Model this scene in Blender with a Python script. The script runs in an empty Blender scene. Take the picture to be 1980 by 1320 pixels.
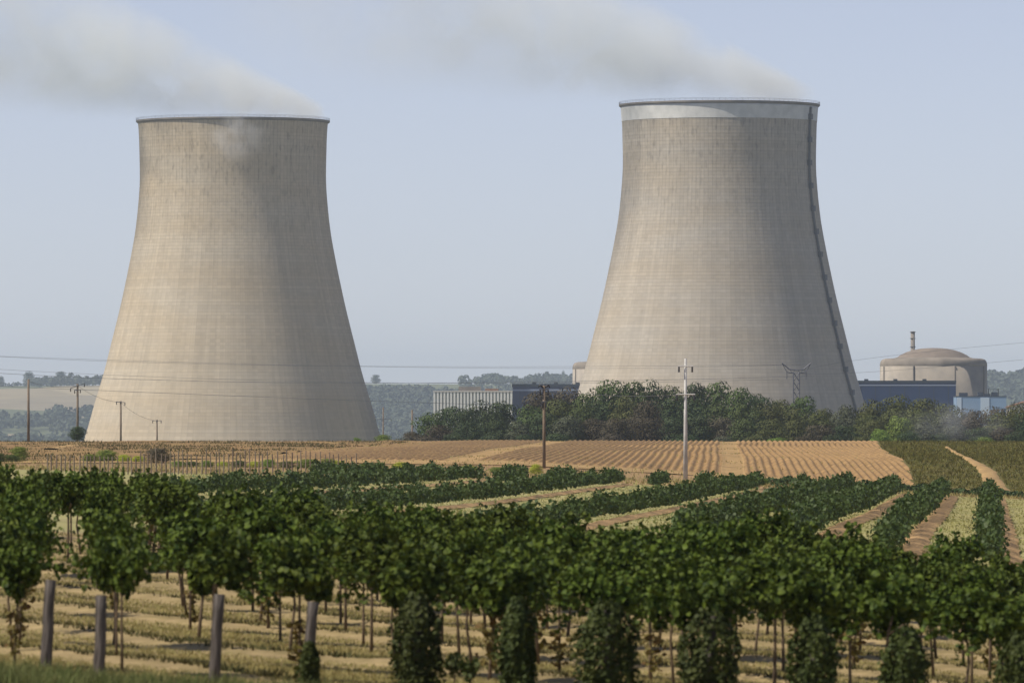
import bpy, math, random
import numpy as np

random.seed(7)
rng = np.random.default_rng(7)
scene = bpy.context.scene
COL = scene.collection
R = math.radians

# ------------------------------------------------------------------ camera, sky, sun, exposure
F = 13000.0            # focal length in photograph pixels (1980 wide): a long lens
CX, HY = 990.0, 800.0  # optical axis column, eye-level row
cam_d = bpy.data.cameras.new('camera')
cam = bpy.data.objects.new('camera', cam_d)
COL.objects.link(cam)
cam.location = (0, 0, 0)
cam.rotation_euler = (R(90), 0, 0)
cam_d.sensor_width = 36.0
cam_d.lens = 36.0 * F / 1980.0
cam_d.shift_y = (HY - 660.0) / 1980.0
cam_d.clip_start = 0.5
cam_d.clip_end = 40000
cam_d.dof.use_dof = True
cam_d.dof.focus_distance = 1500.0
cam_d.dof.aperture_fstop = 6.3
scene.camera = cam

SUN_AZ = R(73)     # from straight behind the camera towards the left
SUN_EL = R(49)
to_sun = (-math.sin(SUN_AZ) * math.cos(SUN_EL), -math.cos(SUN_AZ) * math.cos(SUN_EL), math.sin(SUN_EL))
world = bpy.data.worlds.new('World')
scene.world = world
world.use_nodes = True
wn = world.node_tree.nodes
wl = world.node_tree.links
wn.clear()
sky = wn.new('ShaderNodeTexSky')
sky.sky_type = 'NISHITA'
sky.sun_disc = False
sky.sun_elevation = SUN_EL
sky.sun_rotation = math.atan2(to_sun[0], to_sun[1])
sky.altitude = 3000
sky.air_density = 0.85
sky.dust_density = 1.0
sky.ozone_density = 0.2
bg = wn.new('ShaderNodeBackground')
bg.inputs['Strength'].default_value = 0.103
wo = wn.new('ShaderNodeOutputWorld')
hs = wn.new('ShaderNodeHueSaturation')       # hazier, greyer summer air over the whole sky
hs.inputs['Saturation'].default_value = 0.68
tint = wn.new('ShaderNodeVectorMath'); tint.operation = 'MULTIPLY'; tint.inputs[1].default_value = (1.04, 0.98, 1.07)
wl.new(sky.outputs[0], hs.inputs['Color']); wl.new(hs.outputs[0], tint.inputs[0]); wl.new(tint.outputs[0], bg.inputs[0])
wl.new(bg.outputs[0], wo.inputs[0])

sun_d = bpy.data.lights.new('sun', 'SUN')
sun_d.energy = 5.0
sun_d.angle = R(0.6)
sun_d.color = (1.0, 0.91, 0.78)
sun = bpy.data.objects.new('sun', sun_d)
COL.objects.link(sun)
import mathutils
sun.rotation_euler = mathutils.Vector(to_sun).to_track_quat('Z', 'Y').to_euler()
sun.location = (-60, -20, 60)

vs = scene.view_settings
vs.view_transform = 'Standard'
vs.look = 'None'
vs.exposure = 0.0
vs.gamma = 1.0
vs.use_curve_mapping = False
cy = scene.cycles
cy.use_denoising = True
cy.max_bounces = 14
cy.diffuse_bounces = 3
cy.glossy_bounces = 2
cy.transmission_bounces = 3
cy.volume_bounces = 14
cy.transparent_max_bounces = 16
cy.use_adaptive_sampling = True
cy.adaptive_threshold = 0.01
cy.volume_max_steps = 256
cy.volume_step_rate = 1.0

# ------------------------------------------------------------------ helpers
def P(px, py, D):
    return ((px - CX) / F * D, D, (HY - py) / F * D)

def tag(o, label=None, cat=None, group=None, kind=None):
    if label: o['label'] = label
    if cat: o['category'] = cat
    if group: o['group'] = group
    if kind: o['kind'] = kind
    return o

def link(name, data, parent=None, loc=None):
    o = bpy.data.objects.new(name, data)
    COL.objects.link(o)
    if parent is not None: o.parent = parent
    if loc is not None: o.location = loc
    return o

def empty(name, loc, label, cat, group=None, rz=0.0, scale=None):
    o = link(name, None, None, loc)
    o.rotation_euler = (0, 0, rz)
    o.empty_display_size = 0.2
    if scale is not None: o.scale = (scale,) * 3 if not isinstance(scale, tuple) else scale
    tag(o, label, cat, group)
    return o

class MB:
    """collects boxes, bars and tubes into one mesh"""
    def __init__(s): s.v = []; s.f = []
    def quad(s, a, b, c, d):
        n = len(s.v); s.v += [a, b, c, d]; s.f.append((n, n+1, n+2, n+3)); return s
    def box(s, x0, x1, y0, y1, z0, z1):
        n = len(s.v)
        s.v += [(x0,y0,z0),(x1,y0,z0),(x1,y1,z0),(x0,y1,z0),(x0,y0,z1),(x1,y0,z1),(x1,y1,z1),(x0,y1,z1)]
        s.f += [(n,n+3,n+2,n+1),(n+4,n+5,n+6,n+7),(n,n+1,n+5,n+4),(n+1,n+2,n+6,n+5),(n+2,n+3,n+7,n+6),(n+3,n,n+4,n+7)]
        return s
    def tube(s, pts, rad, seg=6, cap=True):
        pts = [mathutils.Vector(p) for p in pts]
        n0 = len(s.v)
        for i, p in enumerate(pts):
            t = (pts[min(i+1, len(pts)-1)] - pts[max(i-1, 0)]).normalized()
            up = mathutils.Vector((0, 0, 1)) if abs(t.z) < 0.9 else mathutils.Vector((1, 0, 0))
            a = t.cross(up).normalized(); b = t.cross(a)
            r = rad[i] if isinstance(rad, (list, tuple)) else rad
            for k in range(seg):
                an = 2*math.pi*k/seg
                s.v.append(tuple(p + a*(r*math.cos(an)) + b*(r*math.sin(an))))
        for i in range(len(pts)-1):
            for k in range(seg):
                k2 = (k+1) % seg
                s.f.append((n0+i*seg+k, n0+i*seg+k2, n0+(i+1)*seg+k2, n0+(i+1)*seg+k))
        if cap:
            s.f.append(tuple(n0+k for k in range(seg))[::-1])
            s.f.append(tuple(n0+(len(pts)-1)*seg+k for k in range(seg)))
        return s
    def lathe(s, prof, seg=48, cx=0, cy_=0, close_top=False):
        n0 = len(s.v)
        for r, z in prof:
            for k in range(seg):
                an = 2*math.pi*k/seg
                s.v.append((cx+r*math.cos(an), cy_+r*math.sin(an), z))
        for i in range(len(prof)-1):
            for k in range(seg):
                k2 = (k+1) % seg
                s.f.append((n0+i*seg+k, n0+i*seg+k2, n0+(i+1)*seg+k2, n0+(i+1)*seg+k))
        return s
    def mesh(s, name, mat, smooth=False):
        m = bpy.data.meshes.new(name)
        m.from_pydata(s.v, [], s.f)
        m.materials.append(mat)
        if smooth: m.polygons.foreach_set('use_smooth', [True]*len(m.polygons))
        m.update()
        return m
    def build(s, name, mat, parent=None, smooth=False, loc=None):
        return link(name, s.mesh(name, mat, smooth), parent, loc)

def np_mesh(name, verts, faces, mat, smooth=False):
    """verts (N,3), faces (M,k) of one k"""
    m = bpy.data.meshes.new(name)
    verts = np.asarray(verts, dtype=np.float32); faces = np.asarray(faces, dtype=np.int32)
    M, k = faces.shape
    m.vertices.add(len(verts)); m.vertices.foreach_set('co', verts.ravel())
    m.loops.add(M*k); m.loops.foreach_set('vertex_index', faces.ravel())
    m.polygons.add(M); m.polygons.foreach_set('loop_start', np.arange(0, M*k, k, dtype=np.int32))
    m.polygons.foreach_set('loop_total', np.full(M, k, dtype=np.int32))
    if smooth: m.polygons.foreach_set('use_smooth', np.ones(M, dtype=bool))
    for mm in (mat if isinstance(mat, (list, tuple)) else [mat]): m.materials.append(mm)
    m.update(calc_edges=True); m.validate()
    return m

def norm(a): return a / (np.linalg.norm(a, axis=-1, keepdims=True) + 1e-9)

def leaf_arrays(c, n, size, fold=0.25, aspect=1.0, bent=True):
    """c centres, n normals, size per leaf; folded 6-vertex leaves (2 quads) or flat quads"""
    N = len(c); n = norm(n)
    t = norm(np.cross(n, rng.normal(size=(N, 3))))
    b = np.cross(n, t)
    s = size[:, None]
    if bent:
        w = 0.5*aspect
        v = np.stack([c - t*s*0.5, c - t*s*0.12 + b*s*w + n*s*fold*w, c + t*s*0.28 + b*s*w*0.72 + n*s*fold*w,
                      c + t*s*0.55 - n*s*0.08, c + t*s*0.28 - b*s*w*0.72 + n*s*fold*w, c - t*s*0.12 - b*s*w + n*s*fold*w], 1)
        base = (np.arange(N)*6)[:, None]
        f = np.concatenate([base + np.array([[0, 1, 2, 3]]), base + np.array([[0, 3, 4, 5]])], 0)
    else:
        w = 0.5*aspect
        v = np.stack([c - t*s*0.5 - b*s*w*0.7, c - t*s*0.2 + b*s*w, c + t*s*0.55 + b*s*w*0.3, c + t*s*0.3 - b*s*w], 1)
        f = (np.arange(N)*4)[:, None] + np.array([[0, 1, 2, 3]])
    return v.reshape(-1, 3), f

# ------------------------------------------------------------------ materials
def mat(name, col, rough=0.85, var=0.0, scale=3.0, col2=None, bump=0.0, objrand=0.0, translucent=0.0, detail=5, spec=0.3, metal=0.0):
    m = bpy.data.materials.new(name); m.use_nodes = True
    nt = m.node_tree; N = nt.nodes; L = nt.links
    bs = N['Principled BSDF']
    bs.inputs['Roughness'].default_value = rough
    bs.inputs['Specular IOR Level'].default_value = spec
    bs.inputs['Metallic'].default_value = metal
    out = None
    rgb = N.new('ShaderNodeRGB'); rgb.outputs[0].default_value = (*col, 1)
    cur = rgb.outputs[0]
    tc = N.new('ShaderNodeTexCoord')
    if col2 is not None or bump:
        nz = N.new('ShaderNodeTexNoise'); nz.inputs['Scale'].default_value = scale; nz.inputs['Detail'].default_value = detail
        L.new(tc.outputs['Object'], nz.inputs['Vector'])
    if col2 is not None:
        mr = N.new('ShaderNodeMapRange'); mr.inputs[1].default_value = 0.35; mr.inputs[2].default_value = 0.65
        L.new(nz.outputs['Fac'], mr.inputs[0])
        mx = N.new('ShaderNodeMix'); mx.data_type = 'RGBA'
        L.new(mr.outputs[0], mx.inputs[0]); L.new(cur, mx.inputs[6]); mx.inputs[7].default_value = (*col2, 1)
        cur = mx.outputs[2]
    if var or objrand:
        hsv = N.new('ShaderNodeHueSaturation')
        val = None
        if var:
            n2 = N.new('ShaderNodeTexNoise'); n2.inputs['Scale'].default_value = scale*0.37; n2.inputs['Detail'].default_value = 3
            L.new(tc.outputs['Object'], n2.inputs['Vector'])
            r2 = N.new('ShaderNodeMapRange'); r2.inputs[1].default_value = 0.3; r2.inputs[2].default_value = 0.7
            r2.inputs[3].default_value = 1-var; r2.inputs[4].default_value = 1+var
            L.new(n2.outputs['Fac'], r2.inputs[0]); val = r2.outputs[0]
        if objrand:
            oi = N.new('ShaderNodeObjectInfo')
            r3 = N.new('ShaderNodeMapRange'); r3.inputs[3].default_value = 1-objrand; r3.inputs[4].default_value = 1+objrand
            L.new(oi.outputs['Random'], r3.inputs[0])
            if val is not None:
                mu = N.new('ShaderNodeMath'); mu.operation = 'MULTIPLY'
                L.new(val, mu.inputs[0]); L.new(r3.outputs[0], mu.inputs[1]); val = mu.outputs[0]
            else: val = r3.outputs[0]
            r4 = N.new('ShaderNodeMapRange'); r4.inputs[3].default_value = 0.5-objrand*0.08; r4.inputs[4].default_value = 0.5+objrand*0.08
            L.new(oi.outputs['Random'], r4.inputs[0]); L.new(r4.outputs[0], hsv.inputs['Hue'])
        L.new(val, hsv.inputs['Value']); L.new(cur, hsv.inputs['Color']); cur = hsv.outputs[0]
    L.new(cur, bs.inputs['Base Color'])
    if bump:
        bp = N.new('ShaderNodeBump'); bp.inputs['Strength'].default_value = 1.0; bp.inputs['Distance'].default_value = bump
        L.new(nz.outputs['Fac'], bp.inputs['Height']); L.new(bp.outputs[0], bs.inputs['Normal'])
    if translucent:
        tr = N.new('ShaderNodeBsdfTranslucent'); L.new(cur, tr.inputs['Color'])
        ms = N.new('ShaderNodeMixShader'); ms.inputs[0].default_value = translucent
        L.new(bs.outputs[0], ms.inputs[1]); L.new(tr.outputs[0], ms.inputs[2])
        L.new(ms.outputs[0], N['Material Output'].inputs['Surface'])
    return m

M = {}
M['verge'] = mat('verge_grass', (0.10,0.12,0.035), col2=(0.24,0.20,0.09), scale=0.9, var=0.2)
M['vine_floor'] = mat('dry_vineyard_floor', (0.36,0.27,0.135), col2=(0.25,0.195,0.085), scale=2.6, var=0.2, bump=0.05, detail=9)
M['lane'] = mat('mown_grass_lane', (0.27,0.265,0.095), col2=(0.36,0.315,0.14), scale=0.35, var=0.15, bump=0.02)
M['orange_soil'] = mat('orange_soil', (0.46,0.30,0.14), col2=(0.35,0.225,0.10), scale=1.3, var=0.15, bump=0.05)
M['waste'] = mat('stubble_ground', (0.33,0.20,0.095), col2=(0.25,0.175,0.075), scale=0.12, var=0.2, bump=0.03)
M['ridge'] = mat('ploughed_soil', (0.22,0.132,0.055), col2=(0.37,0.235,0.095), scale=0.9, var=0.2, bump=0.10, detail=8)
M['straw'] = mat('bare_track_soil', (0.43,0.285,0.12), col2=(0.30,0.195,0.08), scale=0.8, var=0.22, bump=0.06, detail=8)
M['crop'] = mat('olive_crop', (0.095,0.100,0.016), col2=(0.14,0.11,0.024), scale=0.6, var=0.2, bump=0.15)
M['weedy'] = mat('weedy_field_soil', (0.255,0.15,0.06), col2=(0.225,0.155,0.052), scale=0.35, var=0.22, bump=0.08, detail=8)
M['plain'] = mat('valley_grass', (0.10,0.12,0.05), col2=(0.17,0.15,0.07), scale=0.01, var=0.2)

def mat_hill():
    m = bpy.data.materials.new('hill_fields'); m.use_nodes = True
    N = m.node_tree.nodes; L = m.node_tree.links; bs = N['Principled BSDF']; bs.inputs['Roughness'].default_value = 0.95
    tc = N.new('ShaderNodeTexCoord'); mp = N.new('ShaderNodeMapping'); mp.inputs['Scale'].default_value = (0.004, 0.0022, 0.0)
    L.new(tc.outputs['Object'], mp.inputs[0])
    vo = N.new('ShaderNodeTexVoronoi'); vo.inputs['Scale'].default_value = 1.0; L.new(mp.outputs[0], vo.inputs['Vector'])
    sp = N.new('ShaderNodeSeparateColor'); L.new(vo.outputs['Color'], sp.inputs[0])
    cr = N.new('ShaderNodeValToRGB'); cr.color_ramp.interpolation = 'CONSTANT'
    e = cr.color_ramp.elements; e[0].position = 0; e[0].color = (0.10,0.12,0.055,1); e[1].position = 0.3; e[1].color = (0.26,0.22,0.14,1)
    for p_, c_ in ((0.55,(0.36,0.30,0.18,1)),(0.75,(0.13,0.15,0.07,1)),(0.88,(0.30,0.25,0.15,1))):
        q = e.new(p_); q.color = c_
    L.new(sp.outputs[0], cr.inputs[0])
    nz = N.new('ShaderNodeTexNoise'); nz.inputs['Scale'].default_value = 0.02; L.new(tc.outputs['Object'], nz.inputs['Vector'])
    mx = N.new('ShaderNodeMix'); mx.data_type = 'RGBA'; mx.blend_type = 'OVERLAY'; mx.inputs[0].default_value = 0.3
    L.new(cr.outputs[0], mx.inputs[6]); L.new(nz.outputs['Fac'], mx.inputs[7])
    L.new(mx.outputs[2], bs.inputs['Base Color'])
    return m
M['hill'] = mat_hill()

def mat_tower(name, seed, tint):
    m = bpy.data.materials.new(name); m.use_nodes = True
    nt = m.node_tree; N = nt.nodes; L = nt.links; bs = N['Principled BSDF']
    bs.inputs['Roughness'].default_value = 0.95; bs.inputs['Specular IOR Level'].default_value = 0.15
    def mth(op, a, b=None, c=None):
        n = N.new('ShaderNodeMath'); n.operation = op
        for i, x in enumerate((a, b, c)):
            if x is None: continue
            if isinstance(x, (int, float)): n.inputs[i].default_value = x
            else: L.new(x, n.inputs[i])
        return n.outputs[0]
    def rng_(x, a, b, c, d):
        n = N.new('ShaderNodeMapRange')
        for i, q in enumerate((a, b, c, d)): n.inputs[i+1].default_value = q
        L.new(x, n.inputs[0]); return n.outputs[0]
    tc = N.new('ShaderNodeTexCoord'); sx = N.new('ShaderNodeSeparateXYZ'); L.new(tc.outputs['Object'], sx.inputs[0])
    ang = mth('ARCTAN2', sx.outputs[1], sx.outputs[0])
    u = mth('MULTIPLY', ang, 150/(2*math.pi))          # formwork panels round the shell
    w = mth('DIVIDE', sx.outputs[2], 1.5)               # lifts
    fu = mth('FRACT', mth('ADD', u, 200.0)); fw = mth('FRACT', w)
    lu = mth('LESS_THAN', fu, 0.14); lw = mth('LESS_THAN', fw, 0.20)
    cv = N.new('ShaderNodeCombineXYZ'); L.new(mth('FLOOR', mth('ADD', u, 200.0)), cv.inputs[0]); L.new(mth('FLOOR', w), cv.inputs[1]); cv.inputs[2].default_value = seed
    wnz = N.new('ShaderNodeTexWhiteNoise'); L.new(cv.outputs[0], wnz.inputs['Vector'])
    w1 = N.new('ShaderNodeTexWhiteNoise'); w1.noise_dimensions = '1D'; L.new(mth('ADD', mth('FLOOR', w), seed), w1.inputs['W'])
    w2 = N.new('ShaderNodeTexWhiteNoise'); w2.noise_dimensions = '1D'; L.new(mth('ADD', mth('FLOOR', mth('ADD', u, 200.0)), seed), w2.inputs['W'])
    # vertical run-off streaks
    cs = N.new('ShaderNodeCombineXYZ'); L.new(mth('MULTIPLY', ang, 34.0), cs.inputs[0]); L.new(mth('MULTIPLY', sx.outputs[2], 0.022), cs.inputs[1]); cs.inputs[2].default_value = seed
    st = N.new('ShaderNodeTexNoise'); st.inputs['Scale'].default_value = 1.0; st.inputs['Detail'].default_value = 5; st.inputs['Roughness'].default_value = 0.62
    L.new(cs.outputs[0], st.inputs['Vector'])
    # large soft blotches and broad lift bands
    cb = N.new('ShaderNodeCombineXYZ'); L.new(mth('MULTIPLY', ang, 1.2), cb.inputs[0]); L.new(mth('MULTIPLY', sx.outputs[2], 0.07), cb.inputs[1]); cb.inputs[2].default_value = seed+5
    bl = N.new('ShaderNodeTexNoise'); bl.inputs['Scale'].default_value = 1.0; bl.inputs['Detail'].default_value = 4
    L.new(cb.outputs[0], bl.inputs['Vector'])
    # spots of damp
    cd = N.new('ShaderNodeCombineXYZ'); L.new(mth('MULTIPLY', ang, 26.0), cd.inputs[0]); L.new(mth('MULTIPLY', sx.outputs[2], 0.20), cd.inputs[1]); cd.inputs[2].default_value = seed+9
    dp = N.new('ShaderNodeTexNoise'); dp.inputs['Scale'].default_value = 1.0; dp.inputs['Detail'].default_value = 3
    L.new(cd.outputs[0], dp.inputs['Vector'])
    toph = rng_(sx.outputs[2], 85.0, 160.0, 0.0, 1.0)   # algae and soot run-off gathers under the rim
    f = rng_(st.outputs['Fac'], 0.30, 0.70, 0.91, 1.06)
    # soot streaks below the rim: only strongest streak noise, only in the top
    soot = mth('MULTIPLY', rng_(dp.outputs['Fac'], 0.53, 0.70, 0.0, 0.34), toph)
    f = mth('MULTIPLY', f, mth('SUBTRACT', 1.0, soot))
    f = mth('MULTIPLY', f, rng_(bl.outputs['Fac'], 0.3, 0.7, 0.94, 1.06))
    f = mth('MULTIPLY', f, rng_(wnz.outputs['Value'], 0, 1, 0.95, 1.05))
    f = mth('MULTIPLY', f, rng_(w1.outputs['Value'], 0, 1, 0.955, 1.04))
    f = mth('MULTIPLY', f, rng_(w2.outputs['Value'], 0, 1, 0.95, 1.04))
    lineu = mth('SUBTRACT', 1.0, mth('MULTIPLY', lu, mth('ADD', 0.05, mth('MULTIPLY', toph, 0.17))))
    linew = mth('SUBTRACT', 1.0, mth('MULTIPLY', lw, mth('MULTIPLY', w1.outputs['Value'], 0.15)))
    f = mth('MULTIPLY', mth('MULTIPLY', f, lineu), linew)
    mx = N.new('ShaderNodeMix'); mx.data_type = 'RGBA'
    mx.inputs[6].default_value = (*tint, 1); mx.inputs[7].default_value = (tint[0]*0.93, tint[1]*0.97, tint[2]*1.04, 1)
    L.new(rng_(bl.outputs['Fac'], 0.35, 0.65, 0, 1), mx.inputs[0])
    vm = N.new('ShaderNodeVectorMath'); vm.operation = 'SCALE'; L.new(mx.outputs[2], vm.inputs[0]); L.new(f, vm.inputs['Scale'])
    L.new(vm.outputs[0], bs.inputs['Base Color'])
    return m
M['tower_a'] = mat_tower('tower_concrete_tan', 3.0, (0.475,0.40,0.29))
M['tower_b'] = mat_tower('tower_concrete_grey', 17.0, (0.43,0.375,0.297))
M['rim'] = mat('rim_concrete', (0.25,0.225,0.20), col2=(0.16,0.15,0.14), scale=0.15, var=0.15)
M['white_band'] = mat('white_rim_paint', (0.64,0.645,0.63), col2=(0.52,0.53,0.52), scale=0.25, detail=7)
M['steel_dark'] = mat('dark_steel', (0.07,0.075,0.085), rough=0.6)
M['steel_grey'] = mat('galvanised_steel', (0.09,0.095,0.12), rough=0.55)
M['reactor'] = mat('reactor_concrete', (0.365,0.325,0.27), col2=(0.28,0.255,0.22), scale=0.16, var=0.15)
M['ring'] = mat('ring_concrete', (0.28,0.245,0.205), col2=(0.21,0.185,0.155), scale=0.22, var=0.2)
M['dome'] = mat('dome_concrete', (0.235,0.195,0.16), col2=(0.19,0.16,0.135), scale=0.2, var=0.15)
M['blue'] = mat('navy_cladding', (0.020,0.050,0.14), rough=0.55, col2=(0.018,0.042,0.12), scale=0.08)
M['blue_b'] = mat('slate_blue_cladding', (0.045,0.065,0.145), rough=0.6, col2=(0.04,0.057,0.12), scale=0.08)
M['blue_top'] = mat('dark_blue_fascia', (0.035,0.05,0.075), rough=0.6)
M['stripe'] = mat('pale_stripe', (0.30,0.36,0.48), rough=0.6)
M['pale_blue'] = mat('pale_blue_cladding', (0.24,0.36,0.52), rough=0.6, col2=(0.21,0.32,0.47), scale=0.1)
M['pale_panel'] = mat('pale_sheet', (0.50,0.61,0.72), rough=0.5)
M['rib_white'] = mat('white_sheet_rib', (0.72,0.73,0.70), rough=0.6, var=0.08, scale=0.3)
M['rib_back'] = mat('grey_green_sheet', (0.36,0.39,0.37), rough=0.7)
M['roof_brown'] = mat('brown_tiles', (0.22,0.13,0.09))
M['plaster'] = mat('pale_plaster', (0.6,0.58,0.54))
M['pole_brown'] = mat('weathered_pole_concrete', (0.21,0.165,0.12), col2=(0.15,0.12,0.09), scale=1.5, var=0.2)
M['pole_white'] = mat('pale_pole_concrete', (0.56,0.56,0.55), col2=(0.42,0.42,0.41), scale=1.6, var=0.12)
M['insul'] = mat('dark_insulator', (0.03,0.03,0.035), rough=0.4)
M['wire'] = mat('aluminium_conductor', (0.10,0.105,0.12), rough=0.6)
def mat_post():
    m = mat('weathered_grey_wood', (0.15,0.132,0.12), rough=0.95, col2=(0.045,0.038,0.032), scale=1.0, var=0.25, bump=0.03, detail=9)
    N = m.node_tree.nodes; L = m.node_tree.links
    tc = next(n for n in N if n.type == 'TEX_COORD'); mp = N.new('ShaderNodeMapping'); mp.inputs['Scale'].default_value = (26, 26, 2.6)
    for n in N:
        if n.type == 'TEX_NOISE':
            L.new(tc.outputs['Object'], mp.inputs[0]); L.new(mp.outputs[0], n.inputs['Vector'])
    return m
M['post'] = mat_post()
M['stake'] = mat('stake_wood', (0.20,0.16,0.125), var=0.2, objrand=0.2)
M['bark'] = mat('bark', (0.09,0.07,0.05), col2=(0.14,0.115,0.09), scale=6)
M['vine_wood'] = mat('vine_wood', (0.16,0.115,0.07), col2=(0.09,0.065,0.045), scale=14)
M['vine_leaf'] = mat('vine_leaf', (0.018,0.038,0.006), rough=0.6, col2=(0.105,0.145,0.018), scale=9.0, objrand=0.12, translucent=0.13, spec=0.15)  # dark canopy interior and sunlit leaf highlights painted into the two mixed tones
M['far_vine'] = mat('far_vine_leaf', (0.034,0.062,0.014), rough=0.6, col2=(0.062,0.094,0.020), scale=0.9, var=0.15, translucent=0.15)
M['sucker'] = mat('yellowing_vine_leaf', (0.13,0.115,0.022), rough=0.7, col2=(0.11,0.058,0.018), scale=5, translucent=0.2)
M['creeper'] = mat('creeper_leaf', (0.028,0.044,0.007), rough=0.7, col2=(0.062,0.078,0.012), scale=7, objrand=0.1, translucent=0.15)
M['grass_green'] = mat('green_blades', (0.085,0.12,0.03), col2=(0.17,0.17,0.06), scale=2.0, translucent=0.2)
M['grass_dry'] = mat('dry_blades', (0.36,0.30,0.125), col2=(0.265,0.245,0.085), scale=1.2, translucent=0.2)
M['lane_blade'] = mat('lane_blades', (0.25,0.255,0.085), col2=(0.33,0.30,0.115), scale=0.5, translucent=0.2)
M['grass_band'] = mat('dark_band_blades', (0.055,0.060,0.018), col2=(0.10,0.085,0.03), scale=1.5, translucent=0.15)
M['crop_leaf'] = mat('crop_leaf', (0.085,0.095,0.014), col2=(0.135,0.105,0.02), scale=0.5, var=0.2, translucent=0.1)
LEAF = {}
for nm, c1, c2 in (('dark_green', (0.026,0.048,0.012), (0.042,0.068,0.016)), ('green', (0.044,0.074,0.013), (0.070,0.100,0.019)),
                   ('olive', (0.060,0.072,0.014), (0.084,0.092,0.020)), ('brown', (0.062,0.050,0.026), (0.050,0.044,0.022)),
                   ('grey_green', (0.062,0.076,0.040), (0.085,0.094,0.052)), ('bright', (0.12,0.19,0.025), (0.18,0.25,0.035)),
                   ('yellow', (0.38,0.42,0.03), (0.26,0.32,0.03)), ('russet', (0.078,0.068,0.042), (0.095,0.080,0.048))):
    LEAF[nm] = mat('leaf_'+nm, c1, rough=0.7, col2=c2, scale=0.35, objrand=0.14, translucent=0.06)
M['wood_far'] = mat('far_woodland', (0.052,0.072,0.050), col2=(0.075,0.092,0.06), scale=0.02, var=0.2)

# ------------------------------------------------------------------ terrain
COLS = np.array([-2500, 0, 500, 1000, 1500, 1980, 4500], float)
TAB = [  # distance, image row of the ground in the columns 0, 500, 1000, 1500, 1980
    (84, 1290,1320,1345,1375,1410), (130, 1090,1125,1160,1180,1230), (170, 1030,1065,1090,1105,1140),
    (228, 965,1000,1024,1026,1045), (300, 930,955,979,989,1008), (420, 908,920,931,948,967),
    (500, 904,911,921,939,965), (548, 901,903,914,935,963), (590, 893,889,893,924,955),
    (650, 884,877,880,903,928), (720, 873,867,869,883,898), (800, 866,862,864,873,883), (880, 858,857,858,862,868), (950, 853,853,853,854,855)]
rows = []
for D, z in ((0.5,-1.7),(15,-1.9),(30,-2.15),(60,-2.85)): rows.append((D, [z]*7))
for t in TAB:
    z = [-(y-HY)/F*t[0] for y in t[1:]]
    rows.append((t[0], [z[0]]+z+[z[-1]]))
for D, z in ((1000,-5.0),(1150,-7.5),(1310,-10),(1900,-20),(2600,-30),(3300,-32.5),(4500,-31)): rows.append((D, [z]*7))
rows.append((7200, [-36]*7))
rows.append((8000, [-41.6,-41.6,-43,-45,-45,-38.4,-38.4]))
rows.append((9120, [9.6,9.6,6.4,0,3,13,13]))
rows.append((10240, [40.8,40.8,44,46.4,47.2,45.6,45.6]))
rows.append((12000, [43,43,46,49,49,48,48]))
rows.append((16000, [38]*7)); rows.append((30000, [14]*7))
TD = np.array([r[0] for r in rows]); TZ = np.array([r[1] for r in rows])
def _slopes():
    d = np.diff(TD)[:, None]; dl = np.diff(TZ, axis=0)/d
    m = np.zeros_like(TZ); m[0] = dl[0]; m[-1] = dl[-1]
    w1 = 2*d[1:]+d[:-1]; w2 = d[1:]+2*d[:-1]
    same = (dl[:-1]*dl[1:]) > 0
    with np.errstate(divide='ignore', invalid='ignore'):
        hm = (w1+w2)/(w1/dl[:-1]+w2/dl[1:])
    m[1:-1] = np.where(same, hm, 0)
    return m
TM = _slopes()
def gz(X, D):
    X = np.asarray(X, float); D = np.asarray(D, float); X, D = np.broadcast_arrays(X, D)
    px = np.clip(CX + F*X/np.maximum(D, 1), COLS[0], COLS[-1])
    i = np.clip(np.searchsorted(TD, D)-1, 0, len(TD)-2)
    h = TD[i+1]-TD[i]; t = np.clip((D-TD[i])/h, 0, 1)
    h00 = (1+2*t)*(1-t)**2; h10 = t*(1-t)**2; h01 = t*t*(3-2*t); h11 = t*t*(t-1)
    j = np.clip(np.searchsorted(COLS, px)-1, 0, len(COLS)-2)
    u = (px-COLS[j])/(COLS[j+1]-COLS[j])
    def at(jj): return h00*TZ[i, jj]+h10*h*TM[i, jj]+h01*TZ[i+1, jj]+h11*h*TM[i+1, jj]
    z = at(j)*(1-u)+at(j+1)*u
    return z
def gzf(X, D): return float(gz(X, D))
def hit(px, py, d0, d1):
    D = np.linspace(d0, d1, 400); X = (px-CX)/F*D
    y = HY - F*gz(X, D)/D
    k = int(np.argmin(np.abs(y-py))); return float(X[k]), float(D[k])

def wob(x, y, s, seed=0):
    return (np.sin(x*s*1.3+y*s*0.7+seed)+np.sin(x*s*-0.8+y*s*1.9+seed*2.1)+np.sin(x*s*2.7-y*s*2.2+seed*0.7)*0.5)/2.5

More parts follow.
